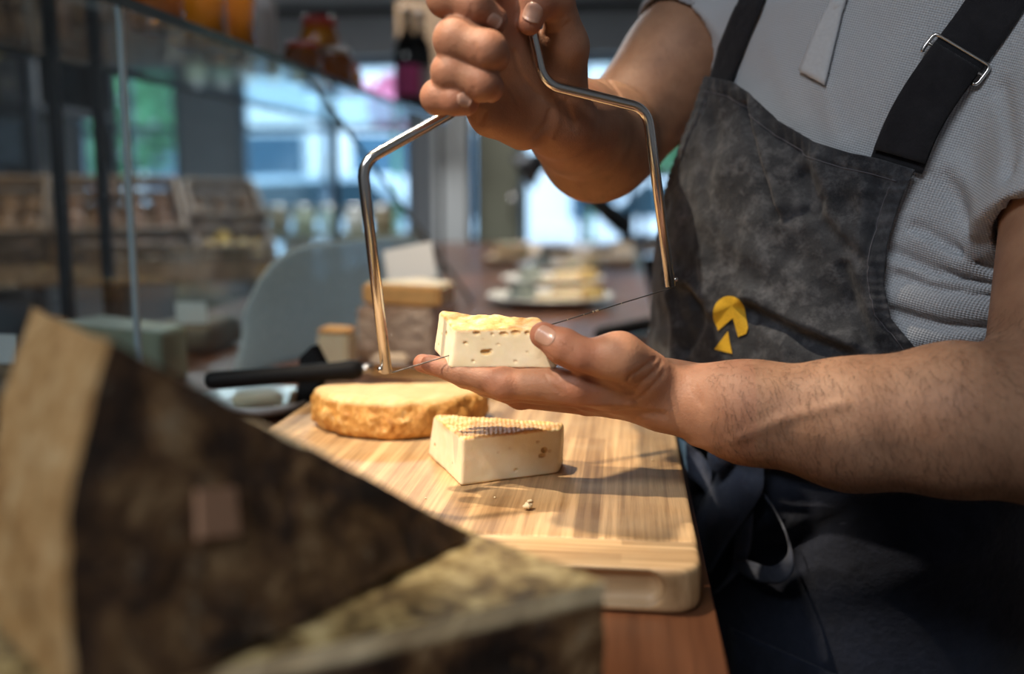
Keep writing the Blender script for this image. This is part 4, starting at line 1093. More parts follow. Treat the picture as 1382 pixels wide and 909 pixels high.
# ------------------------------------------------------------------ the shop
RX0, RX1, RY0, RY1, RZ = -4.6, 1.05, -2.4, 7.5, 2.75
WALL = plain('grey_plaster', (0.30, 0.31, 0.32), 0.85, var=0.05, scale=6)
DARKWALL = plain('dark_wall', (0.045, 0.047, 0.05), 0.8, var=0.15, scale=5)
CEIL = plain('ceiling_grey', (0.42, 0.43, 0.43), 0.9, var=0.04, scale=3)
FRAME = plain('window_frame_grey', (0.10, 0.14, 0.18), 0.5)
def struct(name, vf_, mat): o = meshobj(name, *vf_, mat); o['kind'] = 'structure'; return o
def sbox(name, a, b, mat, parent=None):
    a, b = np.array(a, float), np.array(b, float); o = box(name, (a+b)/2, np.abs(b-a), mat, parent)
    if parent is None: o['kind'] = 'structure'
    return o
sbox('floor', (RX0, RY0, -.12), (RX1, RY1+.1, 0), plain('floor_stone', (0.16, 0.15, 0.145), 0.4, var=0.2, scale=4))
sbox('ceiling', (RX0, RY0, RZ), (RX1, RY1+.1, RZ+.1), CEIL)
sbox('wall_left', (RX0-.1, RY0, 0), (RX0, RY1+.1, RZ), DARKWALL)
sbox('wall_right', (RX1, RY0, 0), (RX1+.1, RY1+.1, RZ), WALL)
sbox('wall_front', (RX0, RY0-.1, 0), (RX1, RY0, RZ), WALL)
# back wall: plinths, piers and lintel round four openings
def XB(px): return (px-847)/1344*RY1*1.0
def ZBk(py): return 1.16+RY1*(255-py)/1344
wins = [(-4.30, -3.45, .75, 2.12), (-2.98, -1.62, .12, 2.12), (-1.45, -.98, .75, 2.12), (-.84, .62, .35, 2.12)]
xs = [RX0]+[q for w in wins for q in w[:2]]+[RX1]
parts = [box_vf(((RX0+RX1)/2, RY1+.05, (2.12+RZ)/2), (RX1-RX0, .1, RZ-2.12))]
for i in range(0, len(xs), 2):
    parts.append(box_vf(((xs[i]+xs[i+1])/2, RY1+.05, 1.06), (xs[i+1]-xs[i], .1, 2.12)))
for a, b, z0, z1 in wins: parts.append(box_vf(((a+b)/2, RY1+.05, z0/2), (b-a, .1, z0)))
struct('wall_back', joinvf(parts), WALL)
sbox('trim_1', (RX0, RY1-.16, 2.12), (RX1, RY1, 2.42), plain('lintel_grey', (0.34, 0.345, 0.345), .7))
sbox('trim_2', (RX0, RY1-.20, 2.425), (RX1, RY1, 2.475), plain('lintel_dark', (0.02, 0.02, 0.022), .7))
sbox('trim_4', (RX0, RY1-.14, 2.48), (RX1, RY1, 2.749), plain('soffit_light', (0.75, 0.76, 0.76), .7))
for i, (a, b, z0, z1) in enumerate(wins):
    w = empty('window_%d' % (i+1), ((a+b)/2, RY1+.05, z0)); w['kind'] = 'structure'
    t = .05
    for nm, c, s in (('frame_bar', ((a+b)/2, RY1+.05, z0+t/2), (b-a, .07, t)), ('frame_bar', ((a+b)/2, RY1+.05, z1-t/2), (b-a, .07, t)),
                     ('frame_bar', (a+t/2, RY1+.05, (z0+z1)/2), (t, .07, z1-z0)), ('frame_bar', (b-t/2, RY1+.05, (z0+z1)/2), (t, .07, z1-z0))): box(nm, c, s, FRAME, w)
    nm = 3 if b-a > 1.4 else (2 if b-a > .8 else 1)
    for k in range(nm):
        x0 = a+t+(b-a-2*t)*k/nm; x1 = a+t+(b-a-2*t)*(k+1)/nm
        box('pane', ((x0+x1)/2, RY1+.05, (z0+z1)/2), (x1-x0-.03, .008, z1-z0-2*t), GLASS, w)
        if k: box('mullion', (x0, RY1+.05, (z0+z1)/2), (.04, .06, z1-z0), FRAME, w)
    box('transom', ((a+b)/2, RY1+.05, 1.62), (b-a, .06, .045), FRAME, w)
# lamps in the ceiling, the panels and some spots added for light
for i, (a_, b_, w_, s_) in enumerate(SPOTS):
    l = empty('ceiling_spot', a_, label=['black ceiling spot lamp above the cutting board', 'black ceiling spot lamp behind the foreground cheese', 'black ceiling spot lamp above the cheese plates', 'black spot lamp added to brighten the wooden crates', 'black spot lamp added to brighten the frosted guard and wrapped cheese'][i], cat='lamp')
    d = np.array(b_)-np.array(a_); d /= np.linalg.norm(d); c = np.array(a_)
    tube('housing', [c-d*.13, c-d*.12, c-d*.02, c-d*.005], [.02, .042, .045, .046], BLACKMET, l, 20)
    tube('stem', [c-d*.08, (c[0]-d[0]*.08, c[1]-d[1]*.08, RZ)], .008, BLACKMET, l, 8)
for i, (x, y, sx, sy) in enumerate(((-.9, -.9, 1.4, .5), (-1.5, 4.2, 1.6, .6))):  # fixtures made up to carry the added fill panels
    l = empty('added_fill_panel', (x, y, 2.64), label=['flat white fill panel added over the front of the shop', 'flat white fill panel added over the middle of the shop'][i], cat='lamp')
    box('frame', (x, y, 2.70), (sx+.06, sy+.06, .04), BLACKMET, l); box('diffuser', (x, y, 2.672), (sx, sy, .012), emit('fill_diffuser', (.95, .97, 1), 3.0), l)
    for s in (-1, 1): box('hanger', (x+s*sx*.4, y, 2.735), (.02, .02, .03), BLACKMET, l)

# ------------------------------------------------------------------ the street outside
sbox('street_ground', (-30, RY1+.2, -.25), (20, 60, -.12), plain('paving', (0.42, 0.44, 0.46), .8, var=.1, scale=1))
bl = empty('street_building', (-6, 19, -.12), label='white building across the street seen through the shop windows', cat='building')
box('facade', (-5.5, 19.5, 3.4), (13, 1, 7), plain('facade_white', (.80, .83, .86), .8), bl)
for k in range(6):
    for r in range(2): 
        w = box('window', (-11+k*2.1, 18.98, 1.4+r*2.9), (1.1, .08, 1.6), plain('far_window', (.06, .13, .20), .15), bl)
        box('sill', (-11+k*2.1, 18.93, .55+r*2.9), (1.3, .14, .08), plain('facade_white', (.7, .7, .7)), w)
b2_ = empty('street_building', (4, 22, -.12), label='blue-grey building beyond the white one across the street', cat='building')
box('facade', (5, 22.5, 4), (8, 1, 8), plain('facade_blue', (.42, .52, .66), .8), b2_)
for k in range(4):
    for r in range(2): box('window', (2.2+k*1.8, 21.98, 1.6+r*3), (1.0, .08, 1.7), plain('far_window', (.06, .13, .20), .15), b2_)
def car(x, y, s, col, label):
    c = empty('parked_car', (x, y, -.12), label=label, cat='car'); prof = [(-2.1, .25), (-2.1, .75), (-1.3, .92), (-.75, 1.42), (.75, 1.46), (1.45, .95), (2.1, .85), (2.15, .3)]
    v = np.array([(x+px_*s, y+dy, -.12+pz) for dy in (-.85, .85) for px_, pz in prof]); n = len(prof)
    f = [tuple(range(n)), tuple(range(2*n-1, n-1, -1))]+[(i, i+n, (i+1) % n+n, (i+1) % n) for i in range(n)]
    meshobj('body', v, f, plain('car_'+label[:5], col, .25, Coat_Weight=.5), c)
    gv = np.array([(x+a*s, y-.87, -.12+b) for a, b in ((-1.15, .95), (-.7, 1.34), (.7, 1.38), (1.25, .97))]+[(x+a*s, y-.85, -.12+b) for a, b in ((-1.15, .95), (-.7, 1.34), (.7, 1.38), (1.25, .97))])
    meshobj('side_window', gv, [(0, 1, 2, 3), (7, 6, 5, 4), (0, 4, 5, 1), (1, 5, 6, 2), (2, 6, 7, 3), (3, 7, 4, 0)], plain('car_glass', (.03, .06, .08), .1), c)
    for q in (-1.3, 1.35):
        vv, ff = tube_vf([(x+q*s, y-.88, .21), (x+q*s, y-.66, .21)], .33, 20); meshobj('wheel', vv, ff, plain('tyre', (.02, .02, .02), .8), c)
car(-3.6, 11.8, 1, (.55, .68, .78), 'light blue parked car outside the widest window')
car(.9, 13.2, 1, (.72, .74, .78), 'white parked car outside the window behind the cheese plates')
def tree(x, y, h, label, seed):
    t = empty('street_tree', (x, y, -.12), label=label, cat='tree'); r = np.random.default_rng(seed)
    tube('trunk', [(x, y, -.12), (x+.05, y, h*.35), (x, y+.05, h*.6)], [.14, .1, .06], plain('bark', (.10, .07, .05), .9), t, 8)
    V, F = [], []
    for k in range(1500):
        d = r.normal(0, 1, 3); d /= np.linalg.norm(d); c = np.array([x, y, h*.68])+d*r.uniform(.55, 1)**.5*np.array([1.25, 1.25, h*.34]); a = r.normal(0, 1, 3); a /= np.linalg.norm(a); b = np.cross(a, d); b /= np.linalg.norm(b)+1e-9; o = len(V)
        V += [c-a*.12, c+b*.06, c+a*.12, c-b*.06]; F.append((o, o+1, o+2, o+3))
    tag(meshobj('foliage', np.array(V), np.array(F), plain('leaf_green', (.06, .19, .075), .6, var=.4, scale=2), t), kind='stuff')
tree(-6.7, 12.5, 3.6, 'green tree on the street behind the dark shelf', 1); tree(-8.6, 15.6, 4.2, 'taller green tree on the street next to the light blue car', 2); tree(.4, 17, 3.2, 'small green tree on the street behind the white car', 3)
for i, (x, y, c, lab) in enumerate(((-2.37, 10.2, (.70, .22, .36), 'tall pink flower tub standing on the pavement'), (-.38, 10.6, (.7, .25, .32), 'rose flower tub standing on the pavement near the white car'))):
    t = empty('flower_tub', (x, y, -.12), label=lab, cat='flower tub'); lathe('pot', [(.18, 0), (.26, .5), (.24, .5)], (x, y, -.12), plain('pot_clay', (.3, .3, .32)), t)
    r = np.random.default_rng(i); V, F = [], []
    for k in range(260):
        c_ = np.array([x, y, 1.40+.65*(i == 0)])+r.normal(0, 1, 3)*np.array([.10, .10, .10]); a = r.normal(0, .06, 3); b = r.normal(0, .06, 3); o = len(V); V += [c_-a, c_+b, c_+a, c_-b]; F.append((o, o+1, o+2, o+3))
    tag(meshobj('blossom', np.array(V), np.array(F), plain('blossom%d' % i, c, .6), t), kind='stuff')
    tube('stem', [(x, y, .3), (x, y, 1.35+.65*(i == 0))], .03, plain('leaf_green', (.1, .34, .12)), t, 6)
# ------------------------------------------------------------------ display case and everything behind
GX, GT = -0.56, 1.36           # vendor-side glass plane, top of the case
case = empty('glass_display_case', (-.73, 1.9, ZC), label='long glass display case with dark-edged glass top beside the counter', cat='display case')
TY0, TY1 = .25, 3.05
for a, b in ((.25, 1.078), (1.082, 1.72)): box('pane', (GX, (a+b)/2, (ZC+GT)/2), (.006, b-a, GT-ZC), GLASS, case)
box('pane_edge', (GX+.001, 1.08, (ZC+GT)/2), (.007, .005, GT-ZC), plain('pane_edge_blue', (.42, .54, .62), .3), case)
box('top_shelf', (-.725, (TY0+TY1)/2, GT+.004), (.33, TY1-TY0, .008), glassmat('shelf_glass', (.80, .88, .88), .06), case)
box('shelf_edge', (GX+.004, (TY0+TY1)/2, GT+.004), (.006, TY1-TY0, .012), GLASSEDGE, case)
box('shelf_edge', (-.893, (TY0+TY1)/2, GT+.004), (.006, TY1-TY0, .012), GLASSEDGE, case)
box('front_pane', (-.893, (TY0+TY1)/2, (ZC+GT)/2), (.006, TY1-TY0, GT-ZC-.004), GLASS, case)
sv = np.array([(GX, 1.725, GT), (-.89, 1.725, GT), (-.89, 2.25, ZC+.002), (-.35, 2.25, ZC+.002)]); sn = np.array([0, .008, .006])
meshobj('slanted_pane', np.concatenate([sv, sv+sn]), [(0, 1, 2, 3), (7, 6, 5, 4), (0, 4, 5, 1), (1, 5, 6, 2), (2, 6, 7, 3), (3, 7, 4, 0)], GLASS, case)
tube('pane_rim', [(GX, 1.725, GT), (-.35, 2.25, ZC+.004)], .0045, plain('pane_rim_grey', (.08, .11, .12), .3), case, 8)
for y in (1.49, 1.62, 3.0):
    box('post', (-.885, y, (ZC+GT)/2), (.016, .016, GT-ZC), BLACKMET, case)
box('post', (GX-.005, 3.02, (ZC+GT)/2), (.012, .012, GT-ZC), BLACKMET, case)

# frosted guard standing on the counter
def frosted():
    n = NT('frosted_acrylic'); v = n.coord('World'); sp = n.ramp(n.voro(v, 160), [(0.15, 0.0), (0.45, 1.0)])
    c = n.mix(sp, (.70, .84, .92), (.54, .68, .77)); n.set(Base_Color=c, Roughness=.5); n.bump(sp, .4, .001)
    tl = n.node('ShaderNodeBsdfTranslucent'); n.link(c, tl.inputs[0]); tr = n.node('ShaderNodeBsdfTransparent'); tr.inputs[0].default_value = (.8, .88, .92, 1)
    m1 = n.node('ShaderNodeMixShader'); m1.inputs[0].default_value = .72; n.link(n.b.outputs[0], m1.inputs[1]); n.link(tl.outputs[0], m1.inputs[2])
    m2 = n.node('ShaderNodeMixShader'); m2.inputs[0].default_value = .22; n.link(m1.outputs[0], m2.inputs[1]); n.link(tr.outputs[0], m2.inputs[2]); n.link(m2.outputs[0], n.out.inputs['Surface']); return n.m
fg = np.zeros((50, 26, 3)); 
for i in range(50):
    s = i/49
    for j in range(26):
        t = j/25; x = -.545+.180*s; y = 1.32+.58*s; hh = .175*(1-(2*abs(s-.5))**5*.55)
        fg[i, j] = (x, y+.05*math.sin(t*1.4), ZC+.001+hh*t)
vv, ff = shell_vf(fg, .004); o = meshobj('frosted_guard', vv, ff, frosted(), None, True); tag(o, 'rounded bluish frosted guard panel standing on the counter behind the knife', 'guard panel')

# jars and boxes on the glass top
def glassy(name, c, r=.08): return plain(name, c, r, Transmission_Weight=.35, Coat_Weight=.6)
AMBER = glassy('honey_amber', (.62, .22, .015)); AMBER2 = glassy('dark_amber', (.34, .10, .012)); REDL = plain('red_lid', (.45, .05, .04), .35); SILV = plain('lid_silver', (.6, .58, .55), .3, .9)
JT = GT+.008
def jar(x, y, r, h, body, lid, label, z=JT):
    j = empty('preserve_jar', (x, y, z), label=label, cat='jar', group='jars on the glass top')
    lathe('glass', [(r*.86, 0), (r, r*.12), (r, h*.70), (r*.96, h*.78), (r*.78, h*.86), (r*.78, h*.88)], (x, y, z), body, j)
    lathe('lid', [(r*.82, h*.865), (r*.86, h*.88), (r*.86, h*.985), (r*.80, h)], (x, y, z), lid, j)
    return j
def topx(px, x=-.625): return x*1344/(px-847)
jar(-.640, topx(262, -.64), .044, .17, AMBER, REDL, 'tall amber preserve jar with red lid beside the white carton')
jar(-.630, topx(303, -.63), .046, .18, AMBER, SILV, 'wide honey-coloured jar with silver lid next to the white carton')
jar(-.700, topx(300, -.70), .040, .12, AMBER2, REDL, 'dark amber jar half hidden behind the honey-coloured jars')
jar(-.63, topx(205, -.63), .036, .060, AMBER2, REDL, 'low flat jar with red lid on the glass top')
jar(-.625, topx(408), .036, .070, AMBER2, REDL, 'small squat reddish jar in the far jar cluster')
jar(-.660, topx(432, -.66), .042, .155, AMBER, REDL, 'tall orange jar in the far jar cluster')
jar(-.620, topx(452, -.62), .040, .085, AMBER2, SILV, 'small amber jar with silver lid beside the tall orange jar')
jar(-.640, topx(468, -.64), .036, .070, AMBER, REDL, 'small orange jar with red lid at the end of the jar cluster')
yb = topx(349, -.66); c = empty('white_carton', (-.66, yb, JT), label='tall plain white carton standing among the amber jars', cat='carton')
box('sleeve', (-.66, yb, JT+.15), (.055, .07, .30), plain('carton_white', (.50, .51, .53), .6), c, rz=.2, bevel=.002); box('flap', (-.66, yb, JT+.302), (.053, .068, .004), plain('carton_flap', (.42, .43, .45), .6), c, rz=.2)
def bottle(x, y, label, foil, lab):
    b = empty('wine_bottle', (x, y, JT), label=label, cat='bottle', group='bottles on the glass top')
    lathe('glass', [(.030, 0), (.037, .006), (.037, .185), (.030, .215), (.0145, .245), (.0135, .295), (.0155, .297), (.0155, .305), (.012, .308)], (x, y, JT), plain('bottle_black', (.006, .008, .010), .06), b)
    lathe('foil', [(.0150, .255), (.0150, .296), (.0165, .298), (.0165, .306), (.0120, .3095)], (x, y, JT), plain('foil_'+foil, (.05, .05, .05) if foil == 'dark' else (.35, .33, .3), .3, .5), b)
    lathe('paper_label', [(.0376, .06), (.0378, .061), (.0378, .145), (.0376, .146)], (x, y, JT), plain('label_'+lab, (.50, .07, .26) if lab == 'pink' else (.35, .33, .36), .6), b)
bottle(-.640, topx(552, -.64), 'dark wine bottle with magenta paper label on the glass top', 'dark', 'pink'); bottle(-.615, topx(569, -.615), 'dark wine bottle with grey paper label next to the magenta-labelled one', 'grey', 'grey')
# ceiling-hung wooden sign board behind the bottles
s_ = empty('hanging_board', (-1.02, 5.0, 1.57), label='plain brown wooden board hanging from the ceiling behind the wine bottles', cat='board')
for k in range(3): box('plank', (-1.10+.085*k, 5.0, 1.82), (.083, .03, .52), CRATE, s_, bevel=.003)
for k in (-1, 1): tube('chain', [(-1.015+k*.09, 5, 2.08), (-1.015+k*.09, 5, RZ)], .006, BLACKMET, s_, 6)

# wooden crates on a sloping stand beyond the glass
TILT = .36; MST = Matrix.Translation((-1.385, 2.62, 0)) @ Matrix.Rotation(.5, 4, 'Z')
stand = empty('crate_stand', (0, 0, 0), label='dark stand with sloping top carrying the wooden crates', cat='stand'); STD = plain('stand_dark', (.05, .042, .036), .7)
def slopez(y): return .925+math.tan(TILT)*(y+.17)
for x in (-.62, .0, .40):
    v = np.array([(x+dx, y, z) for dx in (-.015, .015) for y, z in ((-.17, 0), (.36, 0), (.36, slopez(.36)-.02), (-.17, slopez(-.17)-.02))]); meshobj('side_panel', v, [(0, 1, 2, 3), (7, 6, 5, 4), (0, 4, 5, 1), (1, 5, 6, 2), (2, 6, 7, 3), (3, 7, 4, 0)], STD, stand)
for k in range(4):
    y = -.17+.53*(k+.5)/4; box('slat', (-.11, y, slopez(y)-.012), (1.06, .11, .016), CRATE, stand, R=Matrix.Rotation(TILT, 3, 'X'))
box('stop_rail', (-.11, -.185, .945), (1.06, .02, .05), CRATE, stand)
for z, c_ in ((.62, 1), (.30, 1)): box('shelf', (-.11, .09, z), (1.02, .50, .02), STD, stand)
stand.matrix_world = MST
def crate(x, y, w, d, h, label, fill, fillname, fr):
    c = empty('wooden_crate', (0, 0, 0), label=label, cat='crate', group='crates on the stand')
    t = .012
    for k in range(3):
        zz = h*(k+.5)/3
        for sy in (-1, 1): box('slat', (0, sy*(d/2-t/2), zz), (w, t, h/3-.012), CRATE, c)
        for sx in (-1, 1): box('slat', (sx*(w/2-t/2), 0, zz), (t, d-2*t, h/3-.012), CRATE, c)
    for sx in (-1, 1):
        for sy in (-1, 1): box('corner_post', (sx*(w/2-t-.008), sy*(d/2-t-.008), h/2), (.018, .018, h), CRATE, c)
    for k in range(4): box('base_board', (0, -d/2+d*(k+.5)/4, .006), (w-2*t, d/4-.006, .010), CRATE, c)
    M = MST @ Matrix.Translation((x, y, slopez(y)+.001)) @ Matrix.Rotation(TILT, 4, 'X')
    c.matrix_world = M; r = np.random.default_rng(int(x*100+y*10+900)); nx, ny = int(w/(2.1*fr)), int(d/(2.1*fr))
    for i in range(nx):
        for j in range(ny):
            for lay in (0, 1):
                if lay and r.random() < .72: continue
                q = M @ Vector((-w/2+t+fr+(w-2*t-2*fr)*i/max(1, nx-1), -d/2+t+fr+(d-2*t-2*fr)*j/max(1, ny-1), h*.32+fr*1.2*lay+r.uniform(0, .01)))
                o = bpy.data.objects.new(fillname, FRUIT[fill]); COL.objects.link(o); o.location = q; o.rotation_euler = r.uniform(0, 6, 3); s = fr*r.uniform(.9, 1.12); o.scale = (s, s*.95, s*r.uniform(.8, 1))
                tag(o, FLAB[label], FCAT[fill], label.split(' ')[0]+' crate filling')
    return c
FRUIT = {}
def fruitmesh(name, mat, lump):
    bm = bmesh.new(); bmesh.ops.create_icosphere(bm, subdivisions=2, radius=1)
    for q in bm.verts: q.co *= 1+lump*math.sin(q.co.x*5+q.co.y*3)*math.cos(q.co.z*4); q.co.z += .12*math.exp(-8*(q.co.x**2+q.co.y**2)) if q.co.z > 0 else 0
    me = bpy.data.meshes.new(name); bm.to_mesh(me); bm.free(); me.materials.append(mat); me.polygons.foreach_set('use_smooth', [True]*len(me.polygons)); FRUIT[name] = me
fruitmesh('potato', plain('potato_skin', (.24, .13, .075), .7, var=.3, scale=3), .10); fruitmesh('walnut', plain('walnut_shell', (.20, .11, .05), .8, var=.3, scale=4), .08); fruitmesh('lemon', plain('lemon_skin', (.75, .50, .06), .5, var=.1, scale=4), .04)
L1, L2, L3, L4 = 'wide crate of brown potatoes in the middle of the sloping stand', 'narrow crate of walnuts beside the potato crate', 'flat crate of lemons at the foot of the walnut crate', 'half-seen crate of walnuts on the far side of the potato crate'
FLAB = {L1: 'brown potato lying in the wide middle crate', L2: 'round brown walnut lying in the narrow crate', L3: 'yellow lemon lying in the flat crate', L4: 'round brown walnut lying in the half-seen crate'}; FCAT = {'potato': 'potato', 'walnut': 'walnut', 'lemon': 'lemon'}
crate(.0, .06, .33, .40, .13, L1, 'potato', 'potato', .033)
crate(.285, .12, .21, .28, .12, L2, 'walnut', 'walnut', .026)
crate(.285, -.095, .21, .125, .09, L3, 'lemon', 'lemon', .023)
crate(-.345, .06, .33, .40, .13, L4, 'walnut', 'walnut', .030)

# black steel rack with goods at the far left
rack = empty('steel_rack', (-2.4, 3.5, 0), label='tall black steel rack with shelves beside the crate stand', cat='rack')
for x, y in ((-2.02, 3.24), (-2.02, 3.79), (-2.85, 3.24), (-2.85, 3.79)): box('upright', (x, y, 1.15), (.035, .035, 2.3), BLACKMET, rack)
for z in (.35, .78, 1.10, 1.44, 1.85, 2.28): box('shelf', (-2.44, 3.52, z), (.86, .58, .02), plain('rack_shelf', (.05, .05, .052), .5), rack)
box('back_panel', (-2.44, 3.81, 1.87), (.86, .01, .84), BLACKMET, rack)
r = np.random.default_rng(5); gl_ = ['dark carton with pale print', 'brown paper bag', 'ochre tin', 'grey carton', 'dusty pink carton', 'black tin', 'straw-coloured bag', 'slate blue carton']
gc = [(.05, .045, .04), (.22, .14, .08), (.30, .22, .05), (.20, .20, .21), (.22, .13, .13), (.02, .02, .02), (.30, .25, .14), (.10, .13, .18)]
k = 0
for sh, z in (('lowest visible', .79), ('middle', 1.11), ('eye-level', 1.45), ('top', 1.86)):
    x = -2.79
    for q in range(6):
        w = r.uniform(.08, .13); h = r.uniform(.12, .25); ci = (k*3+q) % 8
        t = empty('packed_goods', (x+w/2, 3.37, z), label='%s on the %s shelf of the black rack%s' % (gl_[ci], sh, ' by its upright' if q == 5 else ''), cat='package', group='goods on the black rack')
        box('pack', (x+w/2, 3.37, z+h/2), (w*.92, .12, h), plain('goods%d' % ci, gc[ci], .6), t, bevel=.006); box('label_strip', (x+w/2, 3.309, z+h*.45), (w*.6, .003, h*.3), plain('goods_label%d' % (ci % 3), [(.4, .38, .34), (.25, .2, .1), (.35, .36, .4)][ci % 3], .6), t)
        x += w+.012
    k += 1

# cheeses and tags beyond the board
def chunk(name, poly, z0, z1, mat, label, cat='cheese', parent=None):
    v, f = prism_vf(poly, z0, z1); bm = bmesh.new()
    me = bpy.data.meshes.new('t'); me.from_pydata([tuple(q) for q in v], [], f); bm.from_mesh(me); bpy.data.meshes.remove(me)
    bmesh.ops.recalc_face_normals(bm, faces=bm.faces); bmesh.ops.bevel(bm, geom=bm.edges[:], offset=.004, segments=2, affect='EDGES')
    o = bm_obj(name, bm, mat, parent, False)
    if parent is None: tag(o, label, cat)
    return o
PALE = plain('pale_paste', (.82, .70, .48), .5, var=.06, scale=40, Subsurface_Weight=.1); ORNG = plain('orange_rind', (.66, .38, .14), .6, var=.2, scale=40)
def wrapped(): 
    n = NT('cling_wrap_cheese'); v = n.coord('Object'); f = n.noise(v, 45, 4, .6, 1.0)
    n.set(Base_Color=n.ramp(n.noise(v, 14, 3), [(.35, (.40, .26, .18)), (.65, (.66, .50, .38))]), Roughness=.12, Coat_Weight=1.0, Coat_Roughness=.06); n.bump(f, .9, .012); return n.m
WRAP = wrapped()
w1_ = chunk('wrapped_cheese', [(-.405, 1.46), (-.285, 1.44), (-.270, 1.58), (-.37, 1.62)], ZC+.001, ZC+.085, WRAP, 'shiny cling-wrapped brownish cheese piece under the orange-edged wedge')
ow = empty('cheese_wedge_piece', (-.33, 1.52, ZC+.086), label='pale cheese wedge with orange rind edge lying on the wrapped cheese', cat='cheese')
chunk('paste', [(-.405, 1.50), (-.275, 1.455), (-.265, 1.53), (-.335, 1.60)], ZC+.086, ZC+.118, PALE, '', '', ow); chunk('rind', [(-.405, 1.496), (-.400, 1.485), (-.275, 1.440), (-.268, 1.452)], ZC+.087, ZC+.117, ORNG, '', '', ow)
c = empty('price_card', (-.375, 1.64, ZC), label='blank white price card standing behind the wrapped cheese', cat='price card')
cR = Matrix.Rotation(-.25, 3, 'X')
box('card', (-.365, 1.66, ZC+.135), (.085, .003, .062), plain('card_white', (.72, .73, .74), .6), c, R=Matrix.Rotation(-.2, 3, 'Y') @ cR); tube('pin', [(-.365, 1.665, ZC), (-.365, 1.664, ZC+.11)], .002, STEEL, c, 6); lathe('foot', [(.02, 0), (.02, .006), (.004, .010)], (-.365, 1.665, ZC), STEEL, c, 14)
c = empty('small_cheese', (-.39, 1.38, ZC), label='small pale cheese square with wavy top near the black knife holder', cat='cheese'); chunk('paste', [(-.440, 1.37), (-.392, 1.36), (-.388, 1.405), (-.436, 1.415)], ZC+.001, ZC+.056, PALE, '', '', c); chunk('rind', [(-.440, 1.37), (-.392, 1.36), (-.388, 1.405), (-.436, 1.415)], ZC+.056, ZC+.063, ORNG, '', '', c)
chunk('cheese_offcut', [(-.355, 1.34), (-.300, 1.33), (-.305, 1.37), (-.345, 1.375)], ZC+.001, ZC+.030, plain('offcut', (.78, .62, .46), .5), 'low pinkish cheese offcut on the counter between knife and wrapped cheese')
# green-white wedge inside the case, pale dish
chunk('case_cheese', [(-.80, 1.30), (-.60, 1.22), (-.60, 1.30), (-.78, 1.40)], ZC+.001, ZC+.075, plain('greenish_rind', (.32, .36, .27), .6, var=.2, scale=20), 'greyish green cheese wedge lying inside the glass case')
for i, (x, y, w, h, lab) in enumerate(((-.70, .98, .10, .05, 'low brown cheese loaf inside the case near the pane joint'), (-.74, 1.12, .12, .06, 'round-topped tan cheese loaf inside the case'), (-.70, 1.55, .11, .05, 'mottled brown cheese loaf inside the case behind the frosted panel'))):
    c = empty('cheese_loaf', (x, y, ZC), label=lab, cat='cheese'); v, f = sdf_mesh(lambda p: rbox(p, (x, y, ZC+h/2+.001), (w/2, .07, h/2), .018)+noise3(p, 60, i)*.002, (x-.1, y-.1, ZC-.02), (x+.1, y+.1, ZC+.1), .005); meshobj('paste', v, f, plain('loaf%d' % i, [(.16, .10, .06), (.24, .15, .09), (.12, .09, .06)][i], .7, var=.3, scale=30), c, True)
    box('price_tag', (x+.02, y-.06, ZC+h+.018), (.05, .002, .034), plain('card_white', (.72, .73, .74)), c)
c = empty('white_dish', (-.415, 1.125, ZC), label='shallow white dish on the counter left of the cutting board', cat='dish'); lathe('bowl', [(.03, 0), (.055, .004), (.068, .016), (.066, .018), (.050, .008), (0.001, .006)], (-.43, 1.11, ZC+.001), WHITECER, c, 32)
lathe('butter_pat', [(.001, .006), (.028, .007), (.030, .016), (.024, .022), (.001, .023)], (-.43, 1.11, ZC+.001), PALE, c, 20)

# knife with black handle, leaning in its black holder
h0, h1 = P(276, 514, 1.02), P(489, 498, 1.07)
kn_ = empty('cheese_knife', h0, label='long knife with straight black plastic handle leaning above the half wheel', cat='knife')
hp_ = [lerp(h0, h1, t) for t in (0, .012, .04, .10, .5, .86, .93, .98, 1.0)]
tube('handle', hp_, [.004, .0080, .0098, .0102, .0098, .0105, .0118, .0100, .0060], BLACKPL, kn_, 20)
bd = (h1-h0)/np.linalg.norm(h1-h0); tube('ferrule', [h1-bd*.002, h1+bd*.012], [.0062, .0050], STEEL, kn_, 14)
b0k = h1+bd*.010; bend = np.array([-.100, 1.115, ZB+.002]); 
bv = np.array([b0k+np.array([0, 0, .006]), b0k+np.array([0, 0, -.008]), bend+np.array([0, 0, 0]), bend+np.array([.02, .005, .012])]); sn = np.array([0, .0012, 0])
meshobj('blade', np.concatenate([bv-sn, bv+sn]), [(0, 1, 2, 3), (7, 6, 5, 4), (0, 4, 5, 1), (1, 5, 6, 2), (2, 6, 7, 3), (3, 7, 4, 0)], STEEL, kn_)
# black upright holder behind the handle
hq = [P(404, 482, 1.10), P(420, 467, 1.10), P(433, 492, 1.10), P(428, 528, 1.095), P(404, 560, 1.09), P(390, 566, 1.09), P(403, 515, 1.095)]
dh = np.array([.004, .016, 0]); n = len(hq)
hz_ = min(q[2] for q in hq); ho = empty('knife_holder', (hq[5][0], hq[5][1], ZC), label='angular black holder standing on the counter behind the knife handle', cat='holder')
meshobj('plate', np.array(hq+[q+dh for q in hq]), [tuple(range(n)), tuple(range(2*n-1, n-1, -1))]+[(i, i+n, (i+1) % n+n, (i+1) % n) for i in range(n)], BLACKPL, ho)
box('foot', (hq[4][0]-.006, hq[4][1]+.012, (ZC+hz_)/2+.004), (.03, .05, max(.01, hz_-ZC+.008)), BLACKPL, ho)
e0, e1 = P(397, 528, 1.09), P(388, 566, 1.088); tube('wood_edge', [e0, e1], .004, PALEWOOD, ho, 8)

